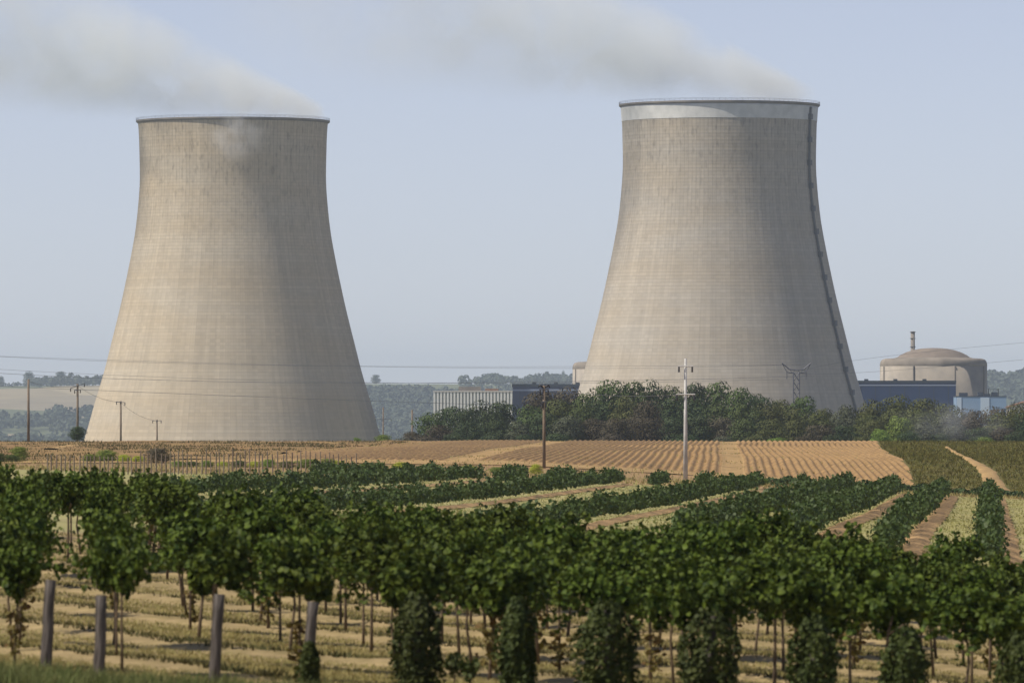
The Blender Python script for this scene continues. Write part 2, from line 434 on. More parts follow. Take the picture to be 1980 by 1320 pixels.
# base sheet: fan of rows out to the horizon, one material slot per zone
def build_ground():
    d = list(np.geomspace(0.5, 60, 24)) + list(np.arange(64, 178, 0.45)) + list(np.arange(178, 430, 4)) + list(np.arange(430, 592, 3)) \
        + list(np.arange(600, 960, 10)) + list(np.geomspace(960, 7200, 66)) + list(np.geomspace(7280, 12200, 60)) + list(np.geomspace(12800, 30000, 14))
    d = np.array(d); px = np.concatenate([np.linspace(-2500, -200, 40), np.linspace(-180, 2160, 118), np.linspace(2200, 4500, 40)])
    DD, PX = np.meshgrid(d, px, indexing='ij'); X = (PX-CX)/F*DD
    Z = gz(X, DD)
    # old transverse wheel and mowing ridges across the near vineyard floor
    ph = (DD + X*1.2 + 1.2*wob(X, DD, 0.25))/8.2
    rid = np.exp(-((ph-np.round(ph))/0.09)**2)*0.085
    near = np.clip((DD-84)/4, 0, 1)*np.clip((176-DD)/6, 0, 1)
    Z = Z + near*(rid + 0.02*wob(X, DD, 2.2, 1) + 0.012*wob(X, DD, 6.1, 2))
    far = np.clip((DD-180)/20, 0, 1)*np.clip((900-DD)/50, 0, 1)
    Z = Z + far*0.04*wob(X, DD, 0.5, 3)
    sink = np.clip((DD-596)/8, 0, 1)*np.clip((948-DD)/10, 0, 1)
    Z = Z - 0.45*sink
    Z = Z + np.clip((DD-7360)/960, 0, 1)*4.8*wob(X, DD, 0.0025, 5)
    v = np.stack([X, DD, Z], -1).reshape(-1, 3)
    n, m = DD.shape
    a = (np.arange(n-1)[:, None]*m+np.arange(m-1)[None]).ravel()
    f = np.stack([a, a+1, a+m+1, a+m], 1)
    me = np_mesh('ground', v, f, [M['verge'], M['vine_floor'], M['lane'], M['waste'], M['plain'], M['hill']], True)
    dm = np.repeat((d[1:]+d[:-1])/2, m-1)
    z = np.select([dm < 80, dm < 180, dm < 432, dm < 962, dm < 7280], [0, 1, 2, 3, 4], 5).astype(np.int32)
    me.polygons.foreach_set('material_index', z)
    tag(link('ground', me), kind='structure')
build_ground()

def sheet(name, X, D, Z, material, keep=None, smooth=True):
    n, m = X.shape
    v = np.stack([X, D, Z], -1).reshape(-1, 3)
    a = (np.arange(n-1)[:, None]*m+np.arange(m-1)[None])
    if keep is not None: a = a[keep]
    a = a.ravel()
    f = np.stack([a, a+1, a+m+1, a+m], 1)
    o = link(name, np_mesh(name, v, f, material, smooth))
    tag(o, kind='structure')
    return o

# ridged field, crop field and the bare tracks between
FDIR = 0.031
def field_right(D): return 35.2 + (D-590)*0.0465 + 0.6*np.sin((D-590)/60.0)
def build_fields():
    Dr = np.concatenate([np.arange(590, 720, 3.5), np.arange(720, 953, 5)])
    s = np.arange(-24, 62, 0.125)
    DD, S = np.meshgrid(Dr, s, indexing='ij'); X = S + FDIR*(DD-590) + 0.25*wob(S*0, DD, 0.03)
    Z = gz(X, DD) + 0.03
    per = 0.74
    ph = S/per + 0.10*wob(S, DD, 0.05, 1)
    prof = 0.5+0.5*np.cos(2*np.pi*ph); prof = prof**0.8
    tram = np.clip(np.maximum(np.exp(-((S-19.4)/1.15)**6), np.exp(-((S+4.6)/1.5)**6)), 0, 1)
    amp = 0.24*(1-tram)*np.clip((S+24)/8, 0, 1)*(0.85+0.3*wob(S, DD, 0.35, 4)*0.5)*np.clip((DD-592)/5, 0, 1)
    Z = Z + amp*prof + 0.015*wob(S, DD*0.3, 1.7, 6)
    keep = (X[:-1, :-1] < field_right(DD[:-1, :-1]))
    # bare turning tracks carry their own material slot
    n, m = X.shape
    v = np.stack([X, DD, Z], -1).reshape(-1, 3)
    a = (np.arange(n-1)[:, None]*m+np.arange(m-1)[None])
    tr = (tram[:-1, :-1] > 0.5)[keep].ravel()
    a = a[keep].ravel(); f = np.stack([a, a+1, a+m+1, a+m], 1)
    me = np_mesh('ploughed_field', v, f, [M['ridge'], M['straw']], True)
    me.polygons.foreach_set('material_index', tr.astype(np.int32))
    tag(link('ploughed_field', me), kind='structure')
    # weedy, weakly ridged part to the left
    s2 = np.concatenate([np.linspace(-240, -110, 20), np.arange(-109, -23.9, 0.5)])
    DD, S = np.meshgrid(Dr, s2, indexing='ij'); X = S + FDIR*(DD-590) + 0.25*wob(S*0, DD, 0.03)
    Z = gz(X, DD) + 0.03 + 0.07*wob(S, DD, 0.8, 2) + 0.12*wob(S, DD, 0.12, 7)
    sheet('weedy_field', X, DD, Z, M['weedy'])
    # olive crop on the right
    u = np.concatenate([np.linspace(0, 30, 60), np.linspace(32, 200, 30)])
    DD, U = np.meshgrid(Dr, u, indexing='ij'); X = field_right(DD)-0.2 + U
    Z = gz(X, DD) + 0.10 + 0.05*wob(X, DD, 1.1, 3) + 0.06*wob(X, DD*0.3, 3.1, 8)
    sheet('crop_field', X, DD, Z, M['crop'])
build_fields()

def ribbon(name, pts, material, lift=0.12, n=60, drop=0.25):
    """strip of ground: pts of (Xleft, D, Xright)"""
    p = np.array(pts, float); t = np.linspace(0, len(p)-1, n)
    D = np.interp(t, np.arange(len(p)), p[:, 1]); xl = np.interp(t, np.arange(len(p)), p[:, 0]); xr = np.interp(t, np.arange(len(p)), p[:, 2])
    k = np.linspace(0, 1, 9)
    X = xl[:, None]+(xr-xl)[:, None]*k; DD = np.repeat(D[:, None], 9, 1)
    edge = np.minimum(k, 1-k)[None]*2
    X = X + 0.16*wob(X, DD, 0.21, 3)*np.sign(k-0.5)[None]
    Z = gz(X, DD) + lift + 0.03*wob(X, DD, 1.2, 5) - drop*(1-edge)**3
    return sheet(name, X, DD, Z, material)
tp = []
for pxl, pxr, py in ((1905,1962,952),(1897,1940,930),(1890,1928,912),(1872,1898,897),(1858,1872,886),(1842,1852,877),(1826,1834,866)):
    xl, D = hit((pxl+pxr)/2, py, 588, 945); tp.append(((pxl-CX)/F*D, D, (pxr-CX)/F*D))
TRACK = list(tp)
ribbon('dirt_track', tp, M['straw'], 0.26)
# headland track along the lower edge of the fields
Dh = np.linspace(575, 594, 8); Xh = np.linspace(-130, 130, 240)
DD, XX = np.meshgrid(Dh, Xh, indexing='ij'); DD = DD + 2.0*wob(XX, XX*0, 0.05, 2)
sheet('headland_track', XX, DD, gz(XX, DD)+0.06+0.03*wob(XX, DD, 0.9, 1), M['straw'])
# light farm path in the weedy field at the far left
tp = []
for pxl, pxr, py in ((80,120,869),(100,140,865),(125,165,861)):
    xl, D = hit((pxl+pxr)/2, py, 600, 945); tp.append(((pxl-CX)/F*D, D, (pxr-CX)/F*D))
ribbon('farm_path', tp, M['straw'], 0.17, 20, 0.3)

# orange soil strips beneath the rows of the far vineyard
ROWDIR = 0.0712; ROWGAP = 2.9
def row_kept(k): return k < 4 or (k-5) % 3 == 0
def far_row_x(k, D): return 29.8 + ROWDIR*(D-419) - ROWGAP*k
for k in range(-4, 24):
    d = np.linspace(182, 421, 90); kk = np.linspace(0.1, 0.95, 5)
    X = far_row_x(k, d)[:, None] + kk[None]; DD = np.repeat(d[:, None], 5, 1)
    X = X + 0.10*wob(X, DD, 0.6, k)*np.array([1, .4, 0, .4, 1])[None]
    Z = gz(X, DD)+0.075+0.03*wob(X, DD, 0.9, 1)+np.array([-.05, .02, .05, .02, -.05])[None]
    if not row_kept(k): continue
    keep = (CX+F*X/DD)[:-1, :-1] > 420
    if keep.sum() > 8: sheet('soil_strip', X, DD, Z, M['orange_soil'], keep)

# ------------------------------------------------------------------ cooling towers
PROF = [(71.2,-22.5),(66.9,-9.4),(62.9,4.7),(58.7,18.8),(55.1,33),(51.6,47.1),(48.5,61.2),(46.6,70.6),(44.5,82.4),(43.15,94.2),(42.4,104.8),(42.5,117.7),(43.0,130.2),(43.2,132.5)]
pz = np.array([p[1] for p in PROF]); pr = np.array([p[0] for p in PROF])
def cubic(xs, ys, x):
    m = np.gradient(ys, xs); i = np.clip(np.searchsorted(xs, x)-1, 0, len(xs)-2); h = xs[i+1]-xs[i]; t = (x-xs[i])/h
    return (1+2*t)*(1-t)**2*ys[i]+t*(1-t)**2*h*m[i]+t*t*(3-2*t)*ys[i+1]+t*t*(t-1)*h*m[i+1]
BASE = -32.5
def tower(px, D, dz, label, material, band, ladder):
    X = (px-CX)/F*D
    root = empty('cooling_tower', (X, D, BASE+dz), label, 'cooling tower', 'twin cooling towers')
    H = lambda z: z-BASE
    prof = []
    z = -22.5
    while z < 131.0:      # every poured lift is a ring with a shallow joint at its foot
        prof += [(cubic(pz, pr, z)-0.018, H(z)), (cubic(pz, pr, z+0.16)-0.018, H(z+0.16)), (cubic(pz, pr, z+0.5), H(z+0.5)), (cubic(pz, pr, z+1.18), H(z+1.18))]
        z += 1.5
    ztop = z
    prof += [(cubic(pz, pr, ztop), H(ztop))]
    inner = [(cubic(pz, pr, zz)-0.7, H(zz)) for zz in np.linspace(ztop, -22.5, 40)]
    MB().lathe(prof+inner+[prof[0]], 220).build('shell', material, root, True)
    ro = cubic(pz, pr, ztop)
    lip = MB().lathe([(ro-0.75, H(ztop)+0.02), (ro+0.15, H(ztop)+0.02), (ro+0.7, H(ztop)+0.4), (ro+0.95, H(ztop)+0.6), (ro+0.95, H(ztop)+1.25), (ro+0.7, H(ztop)+1.3), (ro+0.2, H(ztop)+1.3), (ro-0.75, H(ztop)+1.3), (ro-0.75, H(ztop)+0.02)], 220)
    walk = lip.build('rim_walkway', M['rim'], root)
    rail = MB()
    for hh in (1.8, 2.3):
        n = 110
        rail.tube([((ro+0.85)*math.cos(2*math.pi*i/n), (ro+0.85)*math.sin(2*math.pi*i/n), H(ztop)+hh) for i in range(n+1)], 0.05, 4, False)
    for i in range(110):
        a = 2*math.pi*i/110; rail.tube([((ro+0.85)*math.cos(a), (ro+0.85)*math.sin(a), H(ztop)+1.25), ((ro+0.85)*math.cos(a), (ro+0.85)*math.sin(a), H(ztop)+2.32)], 0.04, 4, False)
    rail.build('rim_railing', M['steel_grey'], walk)
    if band:
        zz = np.linspace(ztop-6.2, ztop+0.01, 8)
        MB().lathe([(cubic(pz, pr, q)+0.13, H(q)) for q in zz]+[(cubic(pz, pr, q)+0.02, H(q)) for q in (zz[-1], zz[0])]+[(cubic(pz, pr, zz[0])+0.13, H(zz[0]))], 220).build('white_band', M['white_band'], root, True)
    # raking columns of the air inlet
    for i in range(44):
        a0 = 2*math.pi*i/44; a1 = 2*math.pi*(i+0.5)/44; a2 = 2*math.pi*(i+1)/44
        c = MB()
        for aa in (a0, a2): c.tube([(73.8*math.cos(aa), 73.8*math.sin(aa), 0), (70.9*math.cos(a1), 70.9*math.sin(a1), H(-22.2))], 0.6, 6)
        c.build('support_column', M['rim'], root)
    if ladder:
        # caged ladder with rest platforms climbing the shell near the right-hand edge
        az = R(-90+64)      # seen from the camera: 71 degrees round to the right
        ca, sa = math.cos(az), math.sin(az); tx, ty = -sa, ca
        def pt(z, out, side): r = cubic(pz, pr, z)+out; return (r*ca+tx*side, r*sa+ty*side, H(z))
        zs = np.linspace(-22, ztop-0.5, 70)
        lad = MB()
        for sd in (-0.4, 0.4): lad.tube([pt(q, 0.3, sd) for q in zs], 0.10, 4); lad.tube([pt(q, 1.0, sd) for q in zs], 0.11, 4)
        lad.tube([pt(q, 0.6, 0) for q in zs], 0.28, 5)
        cage = lad.build('ladder_cage', M['steel_dark'], root)
        for i, q in enumerate(np.linspace(-14, ztop-6, 15)):
            b = MB(); a = pt(q, 0.15, -1.05); bb = pt(q, 0.15, 1.05); c = pt(q, 1.5, 1.05); d = pt(q, 1.5, -1.05)
            up = lambda p, h: (p[0], p[1], p[2]+h)
            b.v = [a, bb, c, d]+[up(p, 2.4) for p in (a, bb, c, d)]
            b.f = [(3,2,1,0),(4,5,6,7),(0,1,5,4),(1,2,6,5),(2,3,7,6),(3,0,4,7)]
            b.build('rest_platform', M['steel_dark'], cage)
    return root
towerL = tower(450.5, 3060, 0.0, 'tan concrete cooling tower with dark rim, left of the pair', M['tower_a'], False, False)
towerR = tower(1391, 2948, 2.2, 'concrete cooling tower with white painted band below its rim and a dark ladder', M['tower_b'], True, True)

# ------------------------------------------------------------------ plant buildings
def reactor(px, D, dz, label, stack):
    X = (px-CX)/F*D
    root = empty('reactor_building', (X, D, BASE+dz), label, 'reactor building', 'reactor containment buildings')
    H = lambda z: z-BASE
    cyl = MB().lathe([(25,0),(25,H(22.3)),(24.6,H(22.3))], 72).build('cylinder_wall', M['reactor'], root, True)
    MB().lathe([(25.03,H(22.1)),(25.06,H(22.2)),(25.0,H(23.2)),(24.6,H(24.4)),(23.9,H(25.2)),(22.4,H(25.6)),(18.5,H(25.8)),(17.3,H(26.1))], 72).build('ring_beam', M['ring'], root, True)
    MB().lathe([(17.35,H(25.9)),(15.6,H(27.2)),(13,H(28.5)),(10,H(29.5)),(6.5,H(30.2)),(3,H(30.5)),(0.01,H(30.6))], 72).build('dome', M['dome'], root, True)
    for i in range(8):
        a = 2*math.pi*(i+0.5)/8-0.25*math.pi*0+R(-115-22.5)
        b = MB(); ca, sa = math.cos(a), math.sin(a)
        b.tube([(25.05*ca, 25.05*sa, 0), (25.05*ca, 25.05*sa, H(22.0))], 0.45, 6)
        b.build('pilaster', M['rim'], cyl)
    if stack:
        s = empty('chimney_stack', ((1765-CX)/F*3178, 3178, BASE), 'slim grey vent stack rising behind the reactor dome', 'chimney')
        MB().tube([(0,0,0),(0,0,20),(0,0,71.5)], [1.7,1.3,1.0], 14).build('flue', M['rim'], s, True)
        for z in (60, 64, 68, 71):
            MB().lathe([(1.02,z),(1.35,z),(1.35,z+0.3),(1.02,z+0.3)], 14).build('ring', M['steel_dark'], s)
    return root
reactor(1805, 3140, 0.2, 'round concrete reactor building with low brown dome, right of the cooling towers', True)
reactor(1205, 3320, 0.0, 'pale concrete reactor building peeping out left of the right cooling tower', False)

def hall(px0, px1, ytop, D, depth, label, wall, top, stripe_y, stripe_h, bay=6.0):
    x0, x1 = (px0-CX)/F*D, (px1-CX)/F*D; zt = (HY-ytop)/F*D
    root = empty('turbine_hall', ((x0+x1)/2, D, BASE), label, 'industrial hall', 'blue clad turbine halls')
    w = (x1-x0)/2; h = zt-BASE
    zs = (HY-stripe_y)/F*D-BASE
    wl_ = MB().box(-w, w, 0, depth, 0, h-1.1).build('wall', wall, root)
    MB().box(-w-0.25, w+0.25, -0.25, depth+0.25, h-1.1, h).build('fascia', top, root)
    MB().box(-w-0.1, w+0.1, -0.12, 0.0-0.004, zs-stripe_h/2, zs+stripe_h/2).build('pale_stripe', M['stripe'], wl_)
    n = int((2*w)/bay)
    for i in range(n):
        xx = -w+(i+0.5)*2*w/n
        MB().box(xx-0.12, xx+0.12, -0.09, -0.003, 0, zs-stripe_h/2-0.05).build('cladding_joint', top, wl_)
    for i in range(3):
        xx = -w+ (i+1)*2*w/4
        MB().box(xx-0.9, xx+0.9, depth*0.4, depth*0.4+2, h, h+0.8).build('roof_vent', top, root)
hall(1622, 1848, 735.5, 3062, 36, 'long navy blue turbine hall in front of the domed reactor', M['blue'], M['blue_top'], 744.5, 0.55)
hall(991, 1160, 742, 3062, 36, 'slate blue turbine hall left of the right cooling tower', M['blue_b'], M['blue_top'], 754, 0.8)

def ribbed():
    D = 3000; x0, x1 = (838-CX)/F*D, (990.5-CX)/F*D; h = (HY-757.5)/F*D-BASE; w = (x1-x0)/2
    root = empty('ribbed_building', ((x0+x1)/2, D, BASE), 'white ribbed cooling building behind the dark green trees', 'building')
    wl_ = MB().box(-w, w, 0, 25, 0, h).build('wall', M['rib_back'], root)
    MB().box(-w-0.2, w+0.2, -0.75, 25.2, h, h+0.5).build('roof_edge', M['plaster'], root)
    n = 24
    me = MB().box(-0.40, 0.40, -0.6, -0.004, 0, h-0.004).mesh('rib', M['rib_white'])
    for i in range(n): link('rib', me, wl_, (-w+0.45+i*(2*w-0.9)/(n-1), 0, 0))
    for zz in (h*0.80, h*0.55): MB().box(-w, w, -0.3, -0.004, zz, zz+0.25).build('rail', M['rib_back'], root)
    MB().box(w-24, w-14, 8, 16, h+0.5, h+2.4).build('roof_plant', M['rim'], root)
    MB().box(-w+23, -w+29, 6, 12, h+0.5, h+1.5).build('roof_hatch', M['roof_brown'], root)
ribbed()

def pale():
    D = 2900; x0, x1 = (1849-CX)/F*D, (1946-CX)/F*D; h = (HY-767)/F*D-BASE; w = (x1-x0)/2
    root = empty('annex_building', ((x0+x1)/2, D, BASE), 'low pale blue annex with rooftop equipment at the right edge', 'building')
    wl_ = MB().box(-w, w, 0, 18, 0, h).build('wall', M['pale_blue'], root)
    for a, b in ((1850, 1859), (1896, 1913)):
        MB().box((a-CX)/F*D-(x0+x1)/2, (b-CX)/F*D-(x0+x1)/2, -0.2, -0.004, 0, h-0.3).build('pale_panel', M['pale_panel'], wl_)
    MB().box(-w-0.15, w+0.15, -0.15, 18.15, h, h+0.35).build('parapet', M['blue_top'], root)
    for a, b, t in ((1856,1872,759),(1892,1902,758),(1904,1916,761),(1918,1930,758)):
        MB().box((a-CX)/F*D-(x0+x1)/2, (b-CX)/F*D-(x0+x1)/2, 3, 7, h+0.35, (HY-t)/F*D-BASE).build('rooftop_unit', M['blue_top'], root)
    g = MB(); ox = (x0+x1)/2
    for p in (1914, 1933): g.box((p-CX)/F*D-ox-0.25, (p-CX)/F*D-ox+0.25, 8, 8.5, h+0.35, (HY-751)/F*D-BASE)
    g.box((1914-CX)/F*D-ox, (1933-CX)/F*D-ox, 8.05, 8.45, (HY-753)/F*D-BASE, (HY-752)/F*D-BASE)
    g.build('roof_gantry', M['steel_dark'], root)
pale()

def barn():
    D = 2050; X = (1985-CX)/F*D; z0 = gzf(X, D); zr = (HY-775)/F*D; ze = (HY-785.5)/F*D
    root = empty('farm_building', (X, D, z0), 'small farm building with brown ridge and pale gable at the right edge', 'building')
    w = 5.2; h = ze-z0; hr = zr-z0
    b = MB(); b.v = [(-w,0,0),(w,0,0),(w,0,h),(0,0,hr-0.25),(-w,0,h),(-w,14,0),(w,14,0),(w,14,h),(0,14,hr-0.25),(-w,14,h)]
    b.f = [(0,1,2,3,4),(9,8,7,6,5),(0,4,9,5),(1,6,7,2)]
    b.build('wall', M['plaster'], root)
    r = MB()
    for s in (-1, 1):
        r.quad((0,-0.6,hr), (0,14.6,hr), (s*(w+0.6),14.6,h-0.2), (s*(w+0.6),-0.6,h-0.2)) if s < 0 else r.quad((0,14.6,hr), (0,-0.6,hr), (w+0.6,-0.6,h-0.2), (w+0.6,14.6,h-0.2))
        r.quad((0,-0.6,hr-0.25), (0,14.6,hr-0.25), (s*(w+0.6),14.6,h-0.45), (s*(w+0.6),-0.6,h-0.45))
        r.quad((0,-0.6,hr-0.25), (0,-0.6,hr), (s*(w+0.6),-0.6,h-0.2), (s*(w+0.6),-0.6,h-0.45))
    r.build('roof', M['roof_brown'], root)
barn()

# ------------------------------------------------------------------ trees
def crown_mesh(name, h, w, n, leaf, material, base=0.10, lobes=16):
    """leafy crown: small leaf clumps over overlapping rounded lobes; local origin at the tree's foot"""
    L = []
    for i in range(lobes):
        t = (i+0.5)/lobes
        prof = math.sqrt(max(0.05, 1-((t-0.42)/0.60)**2))
        zz = h*(base+(1-base)*(0.10+0.76*t)); a = i*2.4+random.uniform(-0.6, 0.6)
        rr = w*0.5*prof*random.uniform(0.35, 0.68); s_ = random.uniform(0.15, 0.30)
        L.append((rr*math.cos(a), rr*math.sin(a), zz, w*s_, w*s_*random.uniform(0.8, 1.1)*0.52))
    L.append((0, 0, h*0.48, w*0.33, h*0.34))
    L = np.array(L)
    wts = L[:, 3]**2; idx = rng.choice(len(L), n, p=wts/wts.sum())
    d = norm(rng.normal(size=(n, 3)))
    rad = rng.uniform(0.90, 1.03, n)
    c = L[idx, :3] + d*rad[:, None]*np.stack([L[idx, 3], L[idx, 3], L[idx, 4]], 1)
    c += rng.normal(size=c.shape)*w*0.006
    nn = norm(d + rng.normal(size=(n, 3))*0.08 + np.array([0, 0, 0.2]))
    v, f = leaf_arrays(c, nn, rng.uniform(0.55, 1.3, n)*leaf, bent=False)
    v[:, 2] = np.maximum(v[:, 2], 0.005)
    return np_mesh(name, v, f, material)
def trunk_mesh(name, h, r, w):
    b = MB(); b.tube([(0,0,-0.5),(0.05*r,0,h*0.2),(-0.2*r,0.1*r,h*0.45),(0,0,h*0.7)], [r*1.3, r, r*0.75, r*0.3], 7)
    for i in range(5):
        a = i*1.9; b.tube([(0,0,h*(0.25+0.07*i)), (w*0.15*math.cos(a), w*0.15*math.sin(a), h*(0.38+0.08*i)), (w*0.3*math.cos(a), w*0.3*math.sin(a), h*(0.5+0.07*i))], [r*0.45, r*0.3, r*0.1], 5)
    return b.mesh(name, M['bark'], True)
CROWN = {}
def get_crown(kind, var):
    if (kind, var) not in CROWN:
        CROWN[(kind, var)] = crown_mesh('crown', 1.0, 0.86, 6000, 0.027, LEAF[kind], base=0.0 if var % 2 else 0.05, lobes=24+var*4)
    return CROWN[(kind, var)]
TRUNK = trunk_mesh('trunk', 1.0, 0.028, 0.86)
def tree(name, px, D, h, w, kind, label, group, cat='tree', var=None):
    X = (px-CX)/F*D; z = gzf(X, D)
    o = empty(name, (X, D, z-0.05), label, cat, group, random.uniform(0, 6.28))
    v = random.randrange(3) if var is None else var
    t = link('trunk', TRUNK, o); t.scale = (w/0.86, w/0.86, h)
    c = link('crown', get_crown(kind, v), o); c.scale = (w/0.86, w/0.86, h*1.06)
    return o
ORD = ['first','second','third','fourth','fifth','sixth','seventh','eighth','ninth','tenth','eleventh','twelfth','thirteenth','fourteenth','fifteenth','sixteenth','seventeenth','eighteenth','nineteenth','twentieth','twenty-first','twenty-second','twenty-third','twenty-fourth','twenty-fifth','twenty-sixth','twenty-seventh','twenty-eighth','twenty-ninth','thirtieth']
KW = {'dark_green':'dark green','green':'mid green','olive':'olive green','brown':'brown dried-out','grey_green':'grey green','bright':'light green','russet':'russet brown'}
def belt(rowname, D0, items):
    for i, (px, top, wpx, kind) in enumerate(items):
        D = D0+random.uniform(-14, 14); X = (px-CX)/F*D; h = (HY-top)/F*D-gzf(X, D)
        tree('tree', px, D, h, wpx/F*D*1.08, kind, f'{KW[kind]} tree, {ORD[i]} from the left in the {rowname} row of the tree belt', 'belt of trees in front of the power plant')
belt('rear', 1330, [(872,784,80,'dark_green'),(925,775,78,'dark_green'),(972,774,74,'dark_green'),(1048,752,92,'brown'),(1098,750,95,'russet'),(1135,752,90,'green'),
     (1178,733,90,'green'),(1222,732,88,'green'),(1262,736,82,'dark_green'),(1300,738,80,'green'),(1343,738,70,'dark_green'),(1384,733,90,'green'),(1428,742,85,'green'),
     (1466,760,70,'dark_green'),(1508,768,66,'olive'),(1552,762,74,'green'),(1592,786,60,'olive'),(1640,782,70,'grey_green'),(1688,776,74,'olive'),(1734,768,86,'olive'),(1785,766,90,'olive'),(1830,776,80,'olive'),
     (1880,790,74,'russet'),(1930,786,80,'russet'),(1974,782,80,'olive'),(2030,785,90,'olive'),(2100,780,90,'green')])
belt('middle', 1285, [(832,796,72,'green'),(900,792,70,'dark_green'),(950,788,72,'dark_green'),(1030,778,86,'green'),(1080,772,84,'olive'),(1125,775,80,'green'),(1165,770,84,'dark_green'),
     (1210,768,84,'olive'),(1252,770,80,'brown'),(1300,768,84,'dark_green'),(1345,772,80,'dark_green'),(1392,775,84,'green'),(1440,776,84,'green'),(1485,782,80,'olive'),(1530,788,80,'olive'),
     (1580,794,80,'olive'),(1630,798,80,'grey_green'),(1680,796,74,'olive'),(1730,790,80,'olive'),(1780,792,84,'olive'),(1830,800,80,'grey_green'),(1880,804,84,'russet'),(1935,800,84,'olive'),(1985,800,84,'dark_green')])
belt('front', 1240, [(800,832,60,'brown'),(848,818,72,'brown'),(905,815,66,'dark_green'),(955,812,66,'dark_green'),(1005,812,62,'grey_green'),(1048,800,78,'dark_green'),(1098,802,76,'grey_green'),(1150,806,76,'brown'),
     (1195,806,74,'brown'),(1250,804,82,'brown'),(1305,806,76,'dark_green'),(1352,802,76,'dark_green'),(1395,804,70,'russet'),(1440,806,76,'green'),(1490,812,72,'olive'),(1540,812,74,'olive'),
     (1585,818,72,'brown'),(1630,822,70,'dark_green'),(1690,812,66,'olive'),(1738,800,66,'bright'),(1790,816,72,'grey_green'),(1840,822,70,'grey_green'),(1890,826,66,'dark_green'),(1940,824,70,'brown'),(1990,826,70,'dark_green')])
belt('lowest', 1195, [(772,846,52,'grey_green'),(822,842,56,'russet'),(880,838,58,'dark_green'),(1015,840,58,'dark_green'),(1080,836,62,'dark_green'),(1180,838,60,'russet'),(1330,838,60,'dark_green'),
     (1400,842,56,'grey_green'),(1455,844,52,'olive'),(1505,843,48,'bright'),(1560,840,56,'brown'),(1612,838,60,'dark_green'),(1665,842,50,'olive'),(1700,826,50,'bright'),(1760,834,60,'dark_green'),(1820,838,60,'dark_green'),(1905,842,46,'bright'),(1960,838,60,'dark_green')])
def top_tree(name, px, top, wpx, kind, D, label, group=None, cat='tree', var=None):
    X = (px-CX)/F*D; return tree(name, px, D, (HY-top)/F*D-gzf(X, D), wpx/F*D, kind, label, group, cat, var)
top_tree('tree', 150, 823, 36, 'dark_green', 962, 'small round dark tree at the foot of the utility pole left of the tower')
top_tree('bush', 742, 838, 44, 'bright', 1000, 'light green bush on the field crest right of the left tower', None, 'bush')
top_tree('bush', 690, 845, 20, 'bright', 985, 'tiny light green bush on the field crest before the left tower', None, 'bush')
top_tree('tree', 727, 724, 20, 'dark_green', 10270, 'lone round tree on the skyline right of the left tower')
top_tree('tree', 56, 717, 26, 'dark_green', 10270, 'tree on the far left skyline behind the tallest left utility pole')
top_tree('tree', 118, 717, 28, 'dark_green', 10270, 'broad tree on the skyline above the far left fields')
top_tree('tree', 2, 726, 16, 'dark_green', 10270, 'tree on the skyline cut by the left picture edge')
for i, (px, top, w) in enumerate(((1033,734,12),(1053,722,14),(1075,722,14),(1089,716,9),(1103,728,16))):
    top_tree('poplar_tree', px, top, w, 'dark_green', 10300, f'hazy slim tree on the skyline, {ORD[i]} of five left of the right tower', 'skyline poplars')

# far woodland on the hills: reads as one mass
def woods():
    ic = []
    t = (1+5**0.5)/2
    iv = norm(np.array([(-1,t,0),(1,t,0),(-1,-t,0),(1,-t,0),(0,-1,t),(0,1,t),(0,-1,-t),(0,1,-t),(t,0,-1),(t,0,1),(-t,0,-1),(-t,0,1)], float))
    fi = np.array([(0,11,5),(0,5,1),(0,1,7),(0,7,10),(0,10,11),(1,5,9),(5,11,4),(11,10,2),(10,7,6),(7,1,8),(3,9,4),(3,4,2),(3,2,6),(3,6,8),(3,8,9),(4,9,5),(2,4,11),(6,2,10),(8,6,7),(9,8,1)])
    spots = []
    def band(px0, px1, d0, d1, n, h=(9, 15)):
        for _ in range(n): spots.append((random.uniform(px0, px1), random.uniform(d0, d1), random.uniform(*h)))
    band(-60, 215, 4700, 5150, 210); band(-60, 90, 5330, 5430, 50); band(95, 215, 5280, 5560, 70)
    band(60, 210, 6150, 6260, 60, (8, 12)); band(60, 215, 6360, 6420, 90, (6, 11)); band(-80, 60, 6380, 6430, 30, (4, 7))
    band(700, 900, 4700, 5950, 800); band(700, 850, 5950, 6080, 60, (6, 10)); band(890, 1130, 5000, 6380, 420, (7, 12)); band(1040,1130,6380,6440,30,(8,14))
    band(1880, 2150, 4700, 6400, 700, (10, 17)); band(-300, -60, 4700, 6400, 200); band(945,990,6390,6440,24,(6,13))
    V = []; Fc = []; off = 0
    for px, D, h in spots:
        X = (px-CX)/F*D; D = D*1.6; h = h*1.4; X = (px-CX)/F*D; z = gzf(X, D)+4.8*float(wob(np.array(X), np.array(D), 0.0025, 5))*min(1, max(0, (D-7360)/960))
        n = 56; d = norm(rng.normal(size=(n, 3))); d[:, 2] = np.abs(d[:, 2])*1.0-0.15
        lob = rng.integers(0, 4, n); lc = rng.normal(size=(4, 3))*np.array([0.26, 0.26, 0.12])*h
        c = np.array([X, D, z+h*0.45])+lc[lob]+d*h*np.array([0.30, 0.30, 0.36])
        v, f = leaf_arrays(c, d+rng.normal(size=(n, 3))*0.3, rng.uniform(0.14, 0.30, n)*h, bent=False)
        V.append(v); Fc.append(f+off); off += len(v)
    o = link('far_woodland', np_mesh('far_woodland', np.concatenate(V), np.concatenate(Fc), M['wood_far'], False))
    tag(o, 'hazy blue-green woods covering the far hillsides', 'woodland', kind='stuff')
woods()

